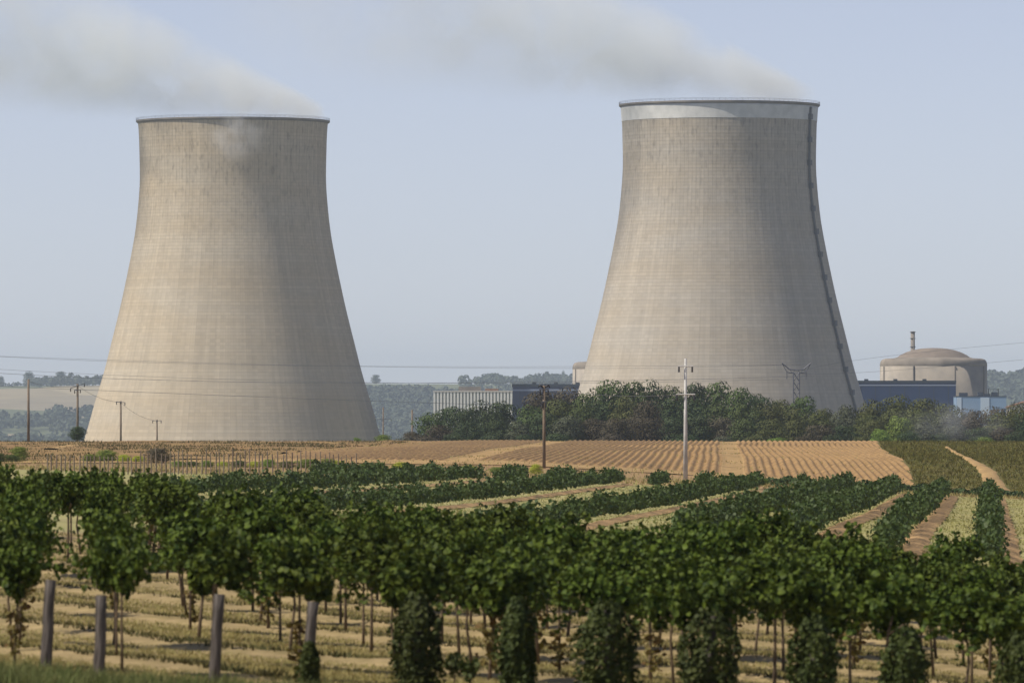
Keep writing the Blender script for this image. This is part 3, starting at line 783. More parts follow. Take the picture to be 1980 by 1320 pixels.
# ------------------------------------------------------------------ shrubs on the verges
def shrub(px, D, hpx, wpx, kind, label, group='shrubs along the field edge'):
    X = (px-CX)/F*D; z = gzf(X, D)
    o = empty('shrub', (X, D, z-0.05), label, 'shrub', group, random.uniform(0, 6.28))
    c = link('foliage', get_crown(kind, 1), o); c.scale = (wpx/F*D/0.86, wpx/F*D/0.86, hpx/F*D)
    return o
shrub(38, 590, 34, 42, 'bright', 'rounded green shrub near the left edge, second along the field verge')
shrub(18, 585, 18, 46, 'green', 'low green shrub beside the left picture edge')
shrub(-2, 580, 24, 30, 'green', 'green shrub cut by the left picture edge')
shrub(175, 585, 18, 36, 'bright', 'small light green shrub left of the bright round one')
shrub(205, 585, 27, 50, 'bright', 'green round shrub before the tower, left of the grey-brown shrub')
shrub(240, 583, 17, 30, 'yellow', 'yellow-green weed clump right of the round green shrub')
shrub(268, 580, 15, 36, 'yellow', 'yellow weed clump just left of the grey-brown shrub')
shrub(306, 575, 32, 62, 'russet', 'grey-brown dry shrub behind the first vineyard stakes')
for i, (px, hh, w, kd) in enumerate(((345,15,36,'bright'),(372,14,34,'green'),(400,16,34,'bright'),(430,14,30,'yellow'),(462,17,36,'green'),(492,15,34,'yellow'),(520,20,34,'bright'),(556,16,40,'olive'),(596,22,60,'bright'),(634,24,44,'bright'),(652,20,30,'yellow'))):
    shrub(px, 545, hh, w, kd, f'{ "yellow" if kd=="yellow" else KW[kd] } weed bush behind the stakes, {ORD[i]} from the left')
for i, (px, hh, w, kd, D) in enumerate(((706,16,34,'yellow',540),(775,20,40,'yellow',545),(835,16,40,'bright',545),(905,16,50,'yellow',545),(960,14,40,'bright',545),(1036,24,30,'yellow',540),(1140,16,40,'yellow',520),(1412,20,24,'yellow',470),(1465,20,50,'bright',480))):
    shrub(px, D, hh, w, kd, f'{ "yellow" if kd=="yellow" else KW[kd] } flowering weed clump above the far vines, {ORD[i]} from the left', 'weed clumps behind the far vineyard')

def hedge():
    n = 5200
    px = rng.uniform(1440, 2150, n); D = 520+rng.normal(size=n)*1.2
    X = (px-CX)/F*D; z = gz(X, D)
    hh = 0.60+0.12*np.sin(px*0.05)+0.10*np.sin(px*0.17)
    c = np.stack([X, D, z+rng.uniform(0, 1, n)**0.8*np.clip(hh, 0.2, 1)], 1)
    v, f = leaf_arrays(c, rng.normal(size=(n, 3))+np.array([0, -0.3, 0.5]), rng.uniform(0.12, 0.26, n), bent=False)
    x0 = float(X.mean()); z0 = float(z.mean())
    o = empty('hedge', (x0, 520, z0), 'low dark hedge along the track behind the far vine rows on the right', 'hedge')
    link('foliage', np_mesh('hedge_foliage', v-np.array([x0, 520, z0]), f, LEAF['dark_green']), o)
hedge()

# ------------------------------------------------------------------ poles, pylon, wires
def pole(px, D, top, r0, r1, material, label, arms, group=None):
    X = (px-CX)/F*D; z0 = gzf(X, D); h = (HY-top)/F*D-z0
    root = empty('utility_pole', (X, D, z0-0.3), label, 'utility pole', group)
    MB().tube([(0,0,0),(0,0,h*0.5+0.15),(0,0,h+0.3)], [r0,(r0+r1)/2,r1], 10).build('shaft', material, root, True)
    for (dz, half, tilt, am) in arms:
        zz = h+0.3-dz
        arm = MB().tube([(-half,-r0*0.9,zz-tilt*half),(half,-r0*0.9,zz+tilt*half)], 0.055, 5).build('crossarm', am, root)
        for s in (-1, 1):
            b = MB(); xx = s*(half-0.08); zc = zz+tilt*xx
            b.lathe([(0.03,zc-0.04),(0.09,zc-0.12),(0.05,zc-0.2),(0.1,zc-0.28),(0.05,zc-0.36),(0.11,zc-0.44),(0.03,zc-0.5)], 8, xx, -r0*0.9)
            b.build('insulator', M['insul'], arm, True)
    return root, (X, D, z0+h)
pole(1325.5, 548, 693, 0.20, 0.10, M['pole_white'], 'tall pale concrete pole standing behind the far vines before the right tower', [(0.62, 0.62, 0, M['pole_white']), (2.92, 0.78, 0, M['pole_white'])])
pB = pole(1052, 572, 745, 0.15, 0.115, M['pole_brown'], 'brown pole with horn-shaped insulators beside the slate blue hall', [(0.35, 0.42, 0, M['steel_dark']), (1.4, 0.22, 0, M['steel_dark'])])
hb = MB()
for s in (-1, 1): hb.tube([(s*0.08,-0.15,pB[1][2]-gzf(pB[1][0],572)+0.1),(s*0.22,-0.15,pB[1][2]-gzf(pB[1][0],572)+0.24),(s*0.40,-0.15,pB[1][2]-gzf(pB[1][0],572)+0.34),(s*0.46,-0.15,pB[1][2]-gzf(pB[1][0],572)+0.12)], [0.06,0.08,0.09,0.05], 7)
hb.build('horn_insulator', M['insul'], pB[0], True)
LP = []
for px, D, top, lab, arms in ((55, 945, 733, 'tallest brown utility pole at the far left edge of the field crest', []),
        (150, 1000, 742, 'brown utility pole rising from the small dark tree', [(0.3, 1.1, 0.35, M['steel_dark']), (0.9, 0.5, 0.1, M['steel_dark'])]),
        (233.5, 1150, 775, 'slim utility pole in front of the left tower, left of the shortest pole', [(0.2, 0.8, -0.1, M['steel_grey'])]),
        (303.5, 1310, 811, 'shortest utility pole in front of the left tower', [(0.2, 0.9, 0.0, M['steel_grey'])])):
    _, p = pole(px, D, top, 0.20, 0.15, M['pole_brown'], lab, arms, 'line of poles left of the tower'); LP.append(p)
pole(741, 1800, 787, 0.25, 0.18, M['pole_brown'], 'thin distant pole with one crossarm beside the base of the left tower', [(3.2, 2.2, 0.0, M['steel_dark'])])
pole(797, 1800, 792, 0.30, 0.25, M['pole_brown'], 'plain distant pole left of the dark tree clump', [])

def lattice(name, px, D, top, label, wid):
    X = (px-CX)/F*D; z0 = gzf(X, D); h = (HY-top)/F*D-z0
    root = empty(name, (X, D, z0), label, 'pylon')
    hb = h-2.6; bw = wid*1.6; tw = wid*0.5
    leg = MB()
    cs = [(-1,-1),(1,-1),(1,1),(-1,1)]
    for c in cs: leg.tube([(c[0]*bw/2, c[1]*bw/2, -0.5), (c[0]*tw/2*1.1, c[1]*tw/2*1.1, hb*0.62), (c[0]*tw/2, c[1]*tw/2, hb)], 0.12, 4)
    leg.build('leg_frame', M['steel_grey'], root)
    br = MB(); n = 12
    def at(i): t = i/n; z = hb*t; w = (bw+(tw*1.1-bw)*min(1, t/0.62))/2 if t < 0.62 else (tw*1.1+(tw-tw*1.1)*(t-0.62)/0.38)/2; return w, z
    for i in range(n):
        w0, a = at(i); w1, b = at(i+1)
        for k in range(4):
            c, d = cs[k], cs[(k+1) % 4]
            br.tube([(c[0]*w0, c[1]*w0, a), (d[0]*w1, d[1]*w1, b)], 0.11, 4, False); br.tube([(d[0]*w0, d[1]*w0, a), (c[0]*w1, c[1]*w1, b)], 0.11, 4, False)
    br.build('bracing', M['steel_grey'], root)
    hd = MB(); span = 4.1
    for s in (-1, 1):
        hd.tube([(0,0,hb+0.6),(s*2.0,0,hb+0.9),(s*span,0,h)], 0.17, 4); hd.tube([(s*tw/2,0,hb-0.2),(s*2.7,0,hb+0.1),(s*span,0,h)], 0.10, 4)
        hd.tube([(s*0.4,0,hb+0.6),(s*1.2,0,hb-0.1),(s*2.0,0,hb+0.9),(s*2.7,0,hb+0.1)], 0.08, 4); hd.tube([(s*tw/2,0,hb-0.25),(s*2.9,0,hb-0.25),(s*2.7,0,hb+0.1)], 0.09, 4)
    arm = hd.build('crossarm', M['steel_grey'], root)
    for xx in (-2.7, 2.7): MB().tube([(xx,0,hb-0.2),(xx,0,hb-1.9)], 0.12, 6).build('insulator_string', M['steel_grey'], arm)
    return root, z0+hb-2.0
lattice('pylon', 1540, 1900, 702, 'small steel lattice pylon standing before the right cooling tower', 3.4)

def wire(pts, rad, label):
    """pts: (px, py, D) control points, smooth curve through them"""
    w = [np.array(P(*p)) for p in pts]; n = 40
    t = np.linspace(0, 1, n); ts = np.linspace(0, 1, len(w)); W = np.array(w)
    c = np.stack([np.polyval(np.polyfit(ts, W[:, k], min(2, len(w)-1)), t) for k in range(3)], 1)
    m = c[0].copy()
    b = MB().tube([tuple(p-m) for p in c], rad, 4, False)
    o = b.build('overhead_wire', M['wire'], None, False, tuple(m))
    tag(o, label, 'power line', 'overhead power lines')
Dw = 1900
wire([(-300,676,Dw),(100,690,Dw),(800,717,Dw),(1280,708,Dw),(1512,704,Dw)], 0.032, 'highest power line, crossing the sky between the two cooling towers')
wire([(-300,667,Dw),(0,684,Dw),(400,703,Dw),(900,714,Dw),(1560,702,Dw)], 0.032, 'thin power line just above the tower foot, top line at the left edge')
wire([(-300,698,Dw),(0,708,Dw),(400,726,Dw),(760,742,Dw),(1100,752,Dw),(1512,726,Dw)], 0.032, 'power line in the left sky, third from the top')
wire([(-300,700,Dw),(0,714,Dw),(240,728,Dw),(640,744,Dw),(1100,745,Dw),(1568,722,Dw)], 0.05, 'dark power line sagging across the lower left tower')
wire([(-300,735,1500),(200,752,1500),(450,765,1500),(760,779,1500),(1000,782,1500)], 0.04, 'lowest high line across the foot of the left tower')
wire([(1568,716,Dw),(1660,689,Dw+40),(1980,667,Dw+160),(2300,636,Dw+260)], 0.032, 'top power line running right above the reactor dome')
wire([(1568,722,Dw),(1660,720,Dw+40),(1980,696,Dw+160),(2300,664,Dw+260)], 0.032, 'second power line passing behind the reactor roof on the right')
for i in range(3):
    a, b = LP[i], LP[i+1]
    pa = (CX+F*a[0]/a[1], HY-F*(a[2]-0.25)/a[1], a[1]); pb = (CX+F*b[0]/b[1], HY-F*(b[2]-0.25)/b[1], b[1])
    mid = ((pa[0]+pb[0])/2, (pa[1]+pb[1])/2+7, (pa[2]+pb[2])/2)
    wire([pa, mid, pb], 0.025, f'thin wire of the left pole line, {ORD[i]} span from the left')
wire([(1052,752,572),(1190,765,560),(1325,762,548)], 0.015, 'thin sagging wire between the brown pole and the pale pole')

# ------------------------------------------------------------------ near vineyard
NDIR = -0.0646; NGAP = 1.21
POSTS = [(97,1120,84.0),(196,1150,82.5),(423,1148,83.5),(605,1162,83.0),(806,1158,83.2),(1000,1166,83.2),(1174,1172,83.0),(1372,1190,83.0),(1573,1202,83.0),(1752,1222,83.0),(1972,1234,83.0)]
def leaf_cloud(name, c, n, size, material, fold=0.3, aspect=1.05):
    v, f = leaf_arrays(c, n, size, fold, aspect, True); return np_mesh(name, v, f, material)
def canopy(seed, N=960, lod=1.0):
    """one vine's foliage: drooping mass on the wires with upright shoots; row runs along local Y"""
    r = np.random.default_rng(seed)
    lob = [(r.uniform(-0.34, 0.34), r.uniform(-0.35, 0.35), r.uniform(1.20, 1.50), r.uniform(0.18, 0.30), r.uniform(0.2, 0.32), r.uniform(0.16, 0.26)) for _ in range(9)]
    lob += [(r.uniform(-0.2, 0.2), r.uniform(-0.2, 0.2), r.uniform(1.02, 1.15), 0.14, 0.14, 0.15) for _ in range(2)]
    lob = np.array(lob); n1 = int(N*0.82); idx = r.integers(0, len(lob), n1)
    d = norm(r.normal(size=(n1, 3))); c = lob[idx, :3]+d*(r.uniform(0.5, 1.05, n1)[:, None])*lob[idx, 3:6]
    nn = d+r.normal(size=(n1, 3))*0.6+np.array([0, 0, 0.35])
    # shoots
    sh = []; sn = []
    for _ in range(9):
        b = np.array([r.uniform(-0.45, 0.45), r.uniform(-0.4, 0.4), r.uniform(1.3, 1.5)]); g = norm(np.array([r.uniform(-0.45, 0.45), r.uniform(-0.45, 0.45), 1.0]))
        m = max(3, int(N*0.18/9)); t = np.linspace(0, r.uniform(0.12, 0.34), m)[:, None]
        sh.append(b+g*t+r.normal(size=(m, 3))*0.035); sn.append(r.normal(size=(m, 3))+np.array([0, 0, 0.6]))
    for _ in range(5):      # straggling and drooping side shoots
        sg = r.choice((-1, 1)); b = np.array([sg*r.uniform(0.3, 0.5), r.uniform(-0.4, 0.4), r.uniform(1.02, 1.4)]); g = norm(np.array([sg*1.0, r.uniform(-0.6, 0.6), r.uniform(-0.9, 0.4)]))
        m = 11; t = np.linspace(0, r.uniform(0.18, 0.42), m)[:, None]
        sh.append(b+g*t+r.normal(size=(m, 3))*0.03); sn.append(r.normal(size=(m, 3))+np.array([0, 0, 0.5]))
    c = np.concatenate([c]+sh); nn = np.concatenate([nn]+sn)
    s = r.uniform(0.055, 0.105, len(c))*lod
    return c, nn, s
FOL = []
for i in range(9):
    c, nn, s = canopy(100+i); FOL.append(leaf_cloud('vine_foliage', c, nn, s, M['vine_leaf']))
TR = []
for i in range(4):
    b = MB(); a = random.uniform(-0.12, 0.12); c = random.uniform(-0.25, 0.25)
    b.tube([(0,0,-0.05),(a*0.5,c*0.3,0.35),(a,c*0.6,0.7),(a*0.7,c*0.5,1.0),(a*0.4,c*1.5,1.2)], [0.030,0.024,0.020,0.018,0.010], 6)
    b.tube([(a*0.7,c*0.5,0.98),(0.05,c-0.3,1.1),(0.03,c-0.5,1.12)], [0.014,0.012,0.008], 5)
    TR.append(b.mesh('vine_trunk', M['vine_wood'], True))
SU = []
for i in range(4):
    n = 46; z = rng.uniform(0.18, 0.85, n); c = np.stack([rng.normal(size=n)*0.075, rng.normal(size=n)*0.075, z], 1)
    SU.append(leaf_cloud('sucker_leaves', c, rng.normal(size=(n, 3)), rng.uniform(0.07, 0.12, n), M['sucker']))

# rows: one behind every post, plus rows further out on both sides
row_x = [((px-CX)/F*84, i) for i, px in enumerate((22, 238, 425, 612, 806, 1000, 1174, 1372, 1573, 1752, 1972))]
xl = row_x[0][0]; xr = row_x[-1][0]
rows_all = [(xl-NGAP*k, -k) for k in (4, 3, 2, 1)] + row_x + [(xr+NGAP*k, 100+k) for k in range(1, 6)]
VINES = []
for rx, ri in rows_all:
    d = 84.6+random.uniform(0, 0.3)
    while d < (168 if ri <= 2 else 130):
        X = rx + NDIR*(d-83.5) + random.uniform(-0.06, 0.06)
        px = CX+F*X/d
        if -140 < px < 2140 and random.random() > 0.14: VINES.append((d, X, ri))
        d += 4.0+random.uniform(-0.9, 0.9)
for d in (133, 138, 144, 151, 158): VINES.append((d, (random.uniform(118, 172)-CX)/F*d, -9))
VINES.sort()
rest_v, rest_f, off = [], [], 0
cnt = 0
RC = {}
for d, X, ri in VINES:
    z = gzf(X, d); rz = -math.atan(NDIR)*0+math.atan(-NDIR) + random.choice((0, math.pi)) + random.uniform(-0.1, 0.1); sc = random.uniform(0.92, 1.10)
    if cnt < 300:
        if 0 <= ri < 11: lab = f'leafy green grapevine, {ORD[RC.setdefault(ri, 0)]} back in the row behind the {ORD[ri]} end post from the left'; RC[ri] += 1
        elif ri == -9: lab = f'leafy green grapevine closing the far end of the leftmost aisle, {ORD[RC.setdefault(ri, 0)]} from the front'; RC[ri] += 1
        elif ri < 0: lab = f'leafy green grapevine, {ORD[RC.setdefault(ri, 0)]} back in the {ORD[-ri-1]} row left of the first end post'; RC[ri] += 1
        else: lab = f'leafy green grapevine, {ORD[RC.setdefault(ri, 0)]} back in the {ORD[ri-101]} row right of the rightmost end post'; RC[ri] += 1
        o = empty('grapevine', (X, d, z), lab, 'grapevine', 'grapevines of the near vineyard', rz, (sc*(0.78 if ri in (0, 1) else 1.0), sc, sc*random.uniform(0.93, 1.06)))
        link('foliage', random.choice(FOL), o); link('trunk', random.choice(TR), o)
        if random.random() < 0.22:
            s = link('sucker_leaves', random.choice(SU), o); s.scale = (1, 1, random.uniform(0.7, 1.15)); s.location = (random.uniform(-.05, .05), random.uniform(-.2, .2), 0)
    else:
        c, nn, s = canopy(500+cnt, 190, 1.35)
        ca, sa = math.cos(rz), math.sin(rz)
        c = np.stack([c[:, 0]*ca-c[:, 1]*sa, c[:, 0]*sa+c[:, 1]*ca, c[:, 2]], 1)*sc + np.array([X, d, z])
        v, f = leaf_arrays(c, nn, s, 0.3, 1.05, True); rest_v.append(v); rest_f.append(f+off); off += len(v)
    cnt += 1
if rest_v:
    o = link('rear_grapevines', np_mesh('rear_grapevines', np.concatenate(rest_v), np.concatenate(rest_f), M['vine_leaf']))
    tag(o, 'further grapevine foliage at the back of the near vineyard block', 'grapevines', kind='stuff')

# end posts
def post_mesh(seed):
    r = random.Random(seed); b = MB(); n = 9; h = 1.62
    pts = [(r.uniform(-.008, .008), r.uniform(-.008, .008), h*i/(n-1)) for i in range(n)]
    b.tube(pts, [0.074*(1.04-0.10*i/(n-1))*r.uniform(0.95, 1.04) for i in range(n)], 11)
    return b.mesh('post_shaft', M['post'], True)
PLAB = ['bare grey wooden end post, leftmost at the front of the vineyard','bare grey end post, second from the left and slightly leaning','bare grey wooden end post third from the left','leaning bare end post just left of the first overgrown one']
CLAB = ['dark creeper smothering the fifth post, with two small weeds to its right','narrow dark creeper column hanging off the sixth post with an open gap below','wide dense creeper column on the seventh post, below the middle vines','broad dark creeper mound on the eighth post from the left','bushy creeper cone on the ninth post from the left','pointed creeper mound on the tenth post from the left','creeper column cut by the right picture edge']
def creeper(X, D, ztop, w, h, seed, label):
    r = np.random.default_rng(seed); N = 2300
    t = r.uniform(0, 1, N)**0.9                          # 0 top, 1 bottom
    prof = np.minimum(1.0, 0.35+2.6*t)*(1.0-0.25*np.clip((t-0.7)/0.3, 0, 1))
    a = r.uniform(0, 6.283, N); rad = w*prof*(0.70+0.30*np.sqrt(r.uniform(0, 1, N)))*(1+0.16*np.sin(3*a+seed)+0.10*np.sin(5*a+9*t))
    c = np.stack([rad*np.cos(a), rad*np.sin(a), 0.10-t*h+0.03*r.normal(size=N)], 1)
    nn = np.stack([np.cos(a), np.sin(a), 0.5+0*a], 1)+r.normal(size=(N, 3))*0.5
    S = []; SN = []
    for _ in range(16):                                   # hanging strands
        a0 = r.uniform(0, 6.283); m = 22; tt = np.linspace(0.25, r.uniform(0.9, 1.15), m)
        rr = w*r.uniform(1.0, 1.35); S.append(np.stack([rr*np.cos(a0)+0.03*np.sin(tt*9), rr*np.sin(a0)+0*tt, 0.1-tt*h], 1)+r.normal(size=(m, 3))*0.018)
        SN.append(r.normal(size=(m, 3)))
    c = np.concatenate([c]+S); nn = np.concatenate([nn]+SN)
    o = empty('creeper', (X, D, ztop-h), label, 'creeper plant', 'creepers growing over the end posts')
    c[:, 2] += h
    link('foliage', leaf_cloud('creeper_foliage', c, nn, r.uniform(0.035, 0.075, len(c)), M['creeper']), o)
CW = {4:(0.27,1.15),5:(0.20,1.15),6:(0.31,1.2),7:(0.34,1.15),8:(0.27,1.2),9:(0.25,1.15),10:(0.27,1.2)}
for i, (px, top, D) in enumerate(POSTS):
    X = (px-CX)/F*D; zt = (HY-top)/F*D
    lab = PLAB[i] if i < 4 else f'wooden end post hidden inside the creeper, {ORD[i]} post from the left'
    o = empty('vineyard_post', (X, D, zt-1.62), lab, 'post', 'end posts at the front of the vineyard')
    link('shaft', post_mesh(i), o)
    o.rotation_euler = (0, R([3.0, 1.6, 3.2, 5.0][i]) if i < 4 else R(1), 0)
    if i < 4: o.location.x -= math.tan(R([3.0, 1.6, 3.2, 5.0][i]))*1.6
    if i == 3:
        pass
    if i >= 4: creeper(X, D, zt-0.06, CW[i][0], CW[i][1], 40+i, CLAB[i-4])
# the leaning fourth post has a skirt of weed
creeper((598-CX)/F*82.95, 82.95, (HY-1262)/F*83, 0.10, 0.65, 77, 'skirt of weeds round the foot of the leaning fourth post')

def weed(px, D, top, label, w=0.14):
    X = (px-CX)/F*D; z0 = gzf(X, D); h = (HY-top)/F*D-z0
    o = empty('weed', (X, D, z0), label, 'weed', 'small weeds in front of the vines')
    MB().tube([(0,0,-0.03),(0.02,0,h*0.5),(0,0,h*0.9)], [0.012,0.010,0.006], 5).build('stem', M['vine_wood'], o)
    n = 90; c = norm(rng.normal(size=(n, 3)))*rng.uniform(0.3, 1, (n, 1))*np.array([w, w, w*1.1])+np.array([0, 0, h-w*0.8])
    link('leaves', leaf_cloud('weed_leaves', c, rng.normal(size=(n, 3))+np.array([0, 0, .5]), rng.uniform(0.05, 0.09, n), M['creeper']), o)
weed(876, 82.5, 1268, 'small round weed, left one of the pair right of the fifth post')
weed(908, 82.3, 1276, 'small round weed, right one of the pair right of the fifth post')

# ------------------------------------------------------------------ grasses (nobody could count them)
def blades(name, X, D, h, w, material, label, lift=0.0, lean=0.5):
    n = len(X); z = gz(X, D)+lift
    b = np.stack([X, D, z], 1); a = rng.uniform(0, 6.283, n)
    d = np.stack([np.cos(a), np.sin(a), 0*a], 1)*w[:, None]
    tip = b+np.stack([rng.normal(size=n)*lean*h, rng.normal(size=n)*lean*h, h], 1)
    v = np.stack([b-d, b+d, tip], 1).reshape(-1, 3); f = (np.arange(n)*3)[:, None]+np.array([[0, 1, 2]])
    o = link(name, np_mesh(name, v, f, material)); tag(o, label, 'grass', kind='stuff')
def line_phase(X, D): return (D + X*1.2 + 1.2*wob(X, D, 0.25))/8.2
n = 330000
D = 1/rng.uniform(1/176, 1/83, n); X = (rng.uniform(-150, 2130, n)-CX)/F*D
f = line_phase(X, D); f = f-np.floor(f)           # 0 at a mowing line, growing away from the camera
g = rng.uniform(0, 1, n) < np.clip(1.35-0.95*f, 0.45, 1); X, D, f = X[g], D[g], f[g]; n = len(X)
blades('dry_grass', X, D, rng.uniform(0.025, 0.075, n)*(1.2-0.6*f), rng.uniform(0.006, 0.015, n), M['grass_dry'], 'short straw-coloured mown grass between the near vine rows')
n = 150000
D = 1/rng.uniform(1/176, 1/83, n); X = (rng.uniform(-150, 2130, n)-CX)/F*D
f = line_phase(X, D); f = f-np.round(f)
g = (np.abs(f) < 0.045+0.02*wob(X, D, 0.7, 3)) & (wob(X, D, 0.5, 11) > -0.75) & (D > 84.5); X, D = X[g], D[g]; n = len(X)
blades('grass_shade_bands', X, D, rng.uniform(0.05, 0.12, n), rng.uniform(0.010, 0.022, n), M['grass_band'], 'dark bands of longer grass with ledge shade in their colour, crossing the near vineyard floor', 0.06)  # dark blade colour also stands in for the shade below the grassy ledges
n = 16000; D = rng.uniform(75, 81.5, n); X = (rng.uniform(-120, 640, n)-CX)/F*D; g = wob(X, D, 1.3, 2)+0.6*wob(X, D, 4.0, 6) > (D-80.0)*0.45+np.clip(X+4.2, 0, 3)*0.5; X, D = X[g], D[g]; n = len(X)
blades('verge_grass', X, D, rng.uniform(0.06, 0.30, n), rng.uniform(0.006, 0.014, n), M['grass_green'], 'green verge grass along the bottom left edge')
n = 50000; D = rng.uniform(185, 430, n); X = (rng.uniform(350, 2100, n)-CX)/F*D
blades('lane_grass', X, D, rng.uniform(0.04, 0.11, n), rng.uniform(0.015, 0.04, n), M['lane_blade'], 'mown pale grass lanes between the far vine rows')

n = 26000; D = rng.uniform(592, 940, n); X = rng.uniform(-24, 25, n)*0-24-rng.uniform(0, 1, n)*75+FDIR*(D-590)
g = wob(X, D*0.25, 0.22, 9)+0.5*wob(X, D*0.2, 0.9, 4) > -0.1; X, D = X[g], D[g]; n = len(X)
blades('field_weeds', X, D, rng.uniform(0.10, 0.34, n), rng.uniform(0.03, 0.08, n), M['grass_band'], 'dry weeds and stubble scattered over the brown field before the left tower', 0.02)
n = 14000; D = rng.uniform(594, 940, n); X = rng.uniform(-24, 34, n)+FDIR*(D-590)
g = (wob(X, D*0.3, 0.3, 21) > 0.25) & (X < field_right(D)); X, D = X[g], D[g]; n = len(X)
blades('furrow_weeds', X, D, rng.uniform(0.06, 0.20, n), rng.uniform(0.03, 0.07, n), M['grass_dry'], 'sparse dry weeds and straw among the furrows of the ploughed field', 0.08)
n = 60000; D = rng.uniform(592, 945, n); X = field_right(D)+0.2+rng.uniform(0, 38, n)
tk = np.array(TRACK); xt = np.interp(D, tk[::1, 1], tk[:, 0]); xt2 = np.interp(D, tk[:, 1], tk[:, 2]); g = (X < xt) | (X > xt2); X, D = X[g], D[g]; n = len(X)
blades('crop_plants', X, D, rng.uniform(0.14, 0.40, n), rng.uniform(0.03, 0.08, n), M['crop_leaf'], 'low olive green crop covering the field at the right', 0.05)
n = 9000; D = rng.uniform(425, 592, n); X = (rng.uniform(-60, 2050, n)-CX)/F*D
blades('verge_weeds', X, D, rng.uniform(0.10, 0.32, n), rng.uniform(0.03, 0.07, n), M['grass_dry'], 'pale dry weeds on the strip between the far vines and the fields', 0.02)

# ------------------------------------------------------------------ far vineyard: thousands of vines, one mass
def far_vines():
    V, Fc, off = [], [], 0
    r = np.random.default_rng(5)
    for k in range(-4, 24):
        d = 186.0
        while d < 421:
            X = far_row_x(k, d)+r.uniform(-0.1, 0.1); px = CX+F*X/d
            dmax = 421 if px > 640 else 421-(640-px)*0.5
            keep = row_kept(k) or d > 396+0.02*(px-1000)
            if keep and 330 < px < 2150 and d < dmax and r.uniform() > 0.14:
                n = 130 if d < 300 else 90
                hs = r.uniform(0.60, 1.18)*(0.82 if k < 4 else 0.72)
                c = r.normal(size=(n, 3))*np.array([0.16, 0.42, 0.24])+np.array([X, d, 0])
                zc = r.uniform(0.48, 1.25, n)*hs
                up = r.uniform(size=n) < 0.12; zc = np.where(up, r.uniform(1.1, 1.45, n)*hs, zc)
                c[:, 0] = X+(c[:, 0]-X)*np.where(up, 0.5, 1.0)*(0.65+0.5*np.sin(np.clip(zc, 0.3, 1.3)*2.2))
                c[:, 2] = gz(c[:, 0], c[:, 1])+zc
                v, f = leaf_arrays(c, r.normal(size=(n, 3))*0.8+np.stack([(c[:, 0]-X)*3, 0*zc, 0.4+0*zc], 1), r.uniform(0.085, 0.145, n)*(1 if d < 300 else 1.25), bent=False)
                V.append(v); Fc.append(f+off); off += len(v)
            d += 1.05+r.uniform(-0.12, 0.12)
    o = link('far_grapevines', np_mesh('far_grapevines', np.concatenate(V), np.concatenate(Fc), M['far_vine']))
    tag(o, 'dark green rows of grapevines in the far vineyard block', 'grapevines', kind='stuff')
far_vines()

# stakes of the young vineyard at the left
sm = MB().tube([(0,0,-0.2),(0.01,0,0.8),(0,0,1.7)], [0.045,0.045,0.04], 6).mesh('stake', M['stake'])
def stake(X, D, sc):
    o = link('vineyard_stake', sm, None, (X, D, gzf(X, D))); o.scale = (1, 1, sc); o.rotation_euler = (random.uniform(-.03, .03), random.uniform(-.03, .03), random.uniform(0, 3))
    tag(o, 'thin wooden stake of the young vineyard before the foot of the left tower', 'stake', 'stakes of the young vineyard')
px = 92
while px < 690:
    D = 430-(px-92)*0.2 if px < 270 else 395+(px-270)*0.20
    stake((px-CX)/F*D, D, random.uniform(0.72, 1.0) if px > 270 else 0.6)
    px += random.uniform(6.5, 10.5)

# ------------------------------------------------------------------ steam, dust and haze
def vol_mat(name, build):
    m = bpy.data.materials.new(name); m.use_nodes = True; nt = m.node_tree; nt.nodes.clear()
    out = nt.nodes.new('ShaderNodeOutputMaterial'); pv = nt.nodes.new('ShaderNodeVolumePrincipled')
    nt.links.new(pv.outputs[0], out.inputs['Volume']); pv.inputs['Density Attribute'].default_value = ''; build(nt, pv); m.cycles.volume_step_rate = 2.0; return m
def nmath(nt, op, a, b=None, c=None, clamp=False):
    n = nt.nodes.new('ShaderNodeMath'); n.operation = op; n.use_clamp = clamp
    for i, x in enumerate((a, b, c)):
        if x is None: continue
        if isinstance(x, (int, float)): n.inputs[i].default_value = x
        else: nt.links.new(x, n.inputs[i])
    return n.outputs[0]
A_H, B_H, A_R, B_R = 2.6, 0.285, 4.5, 0.27
A_Y, B_Y = 40.0, 0.12
U0, U1 = -42.0, 230.0
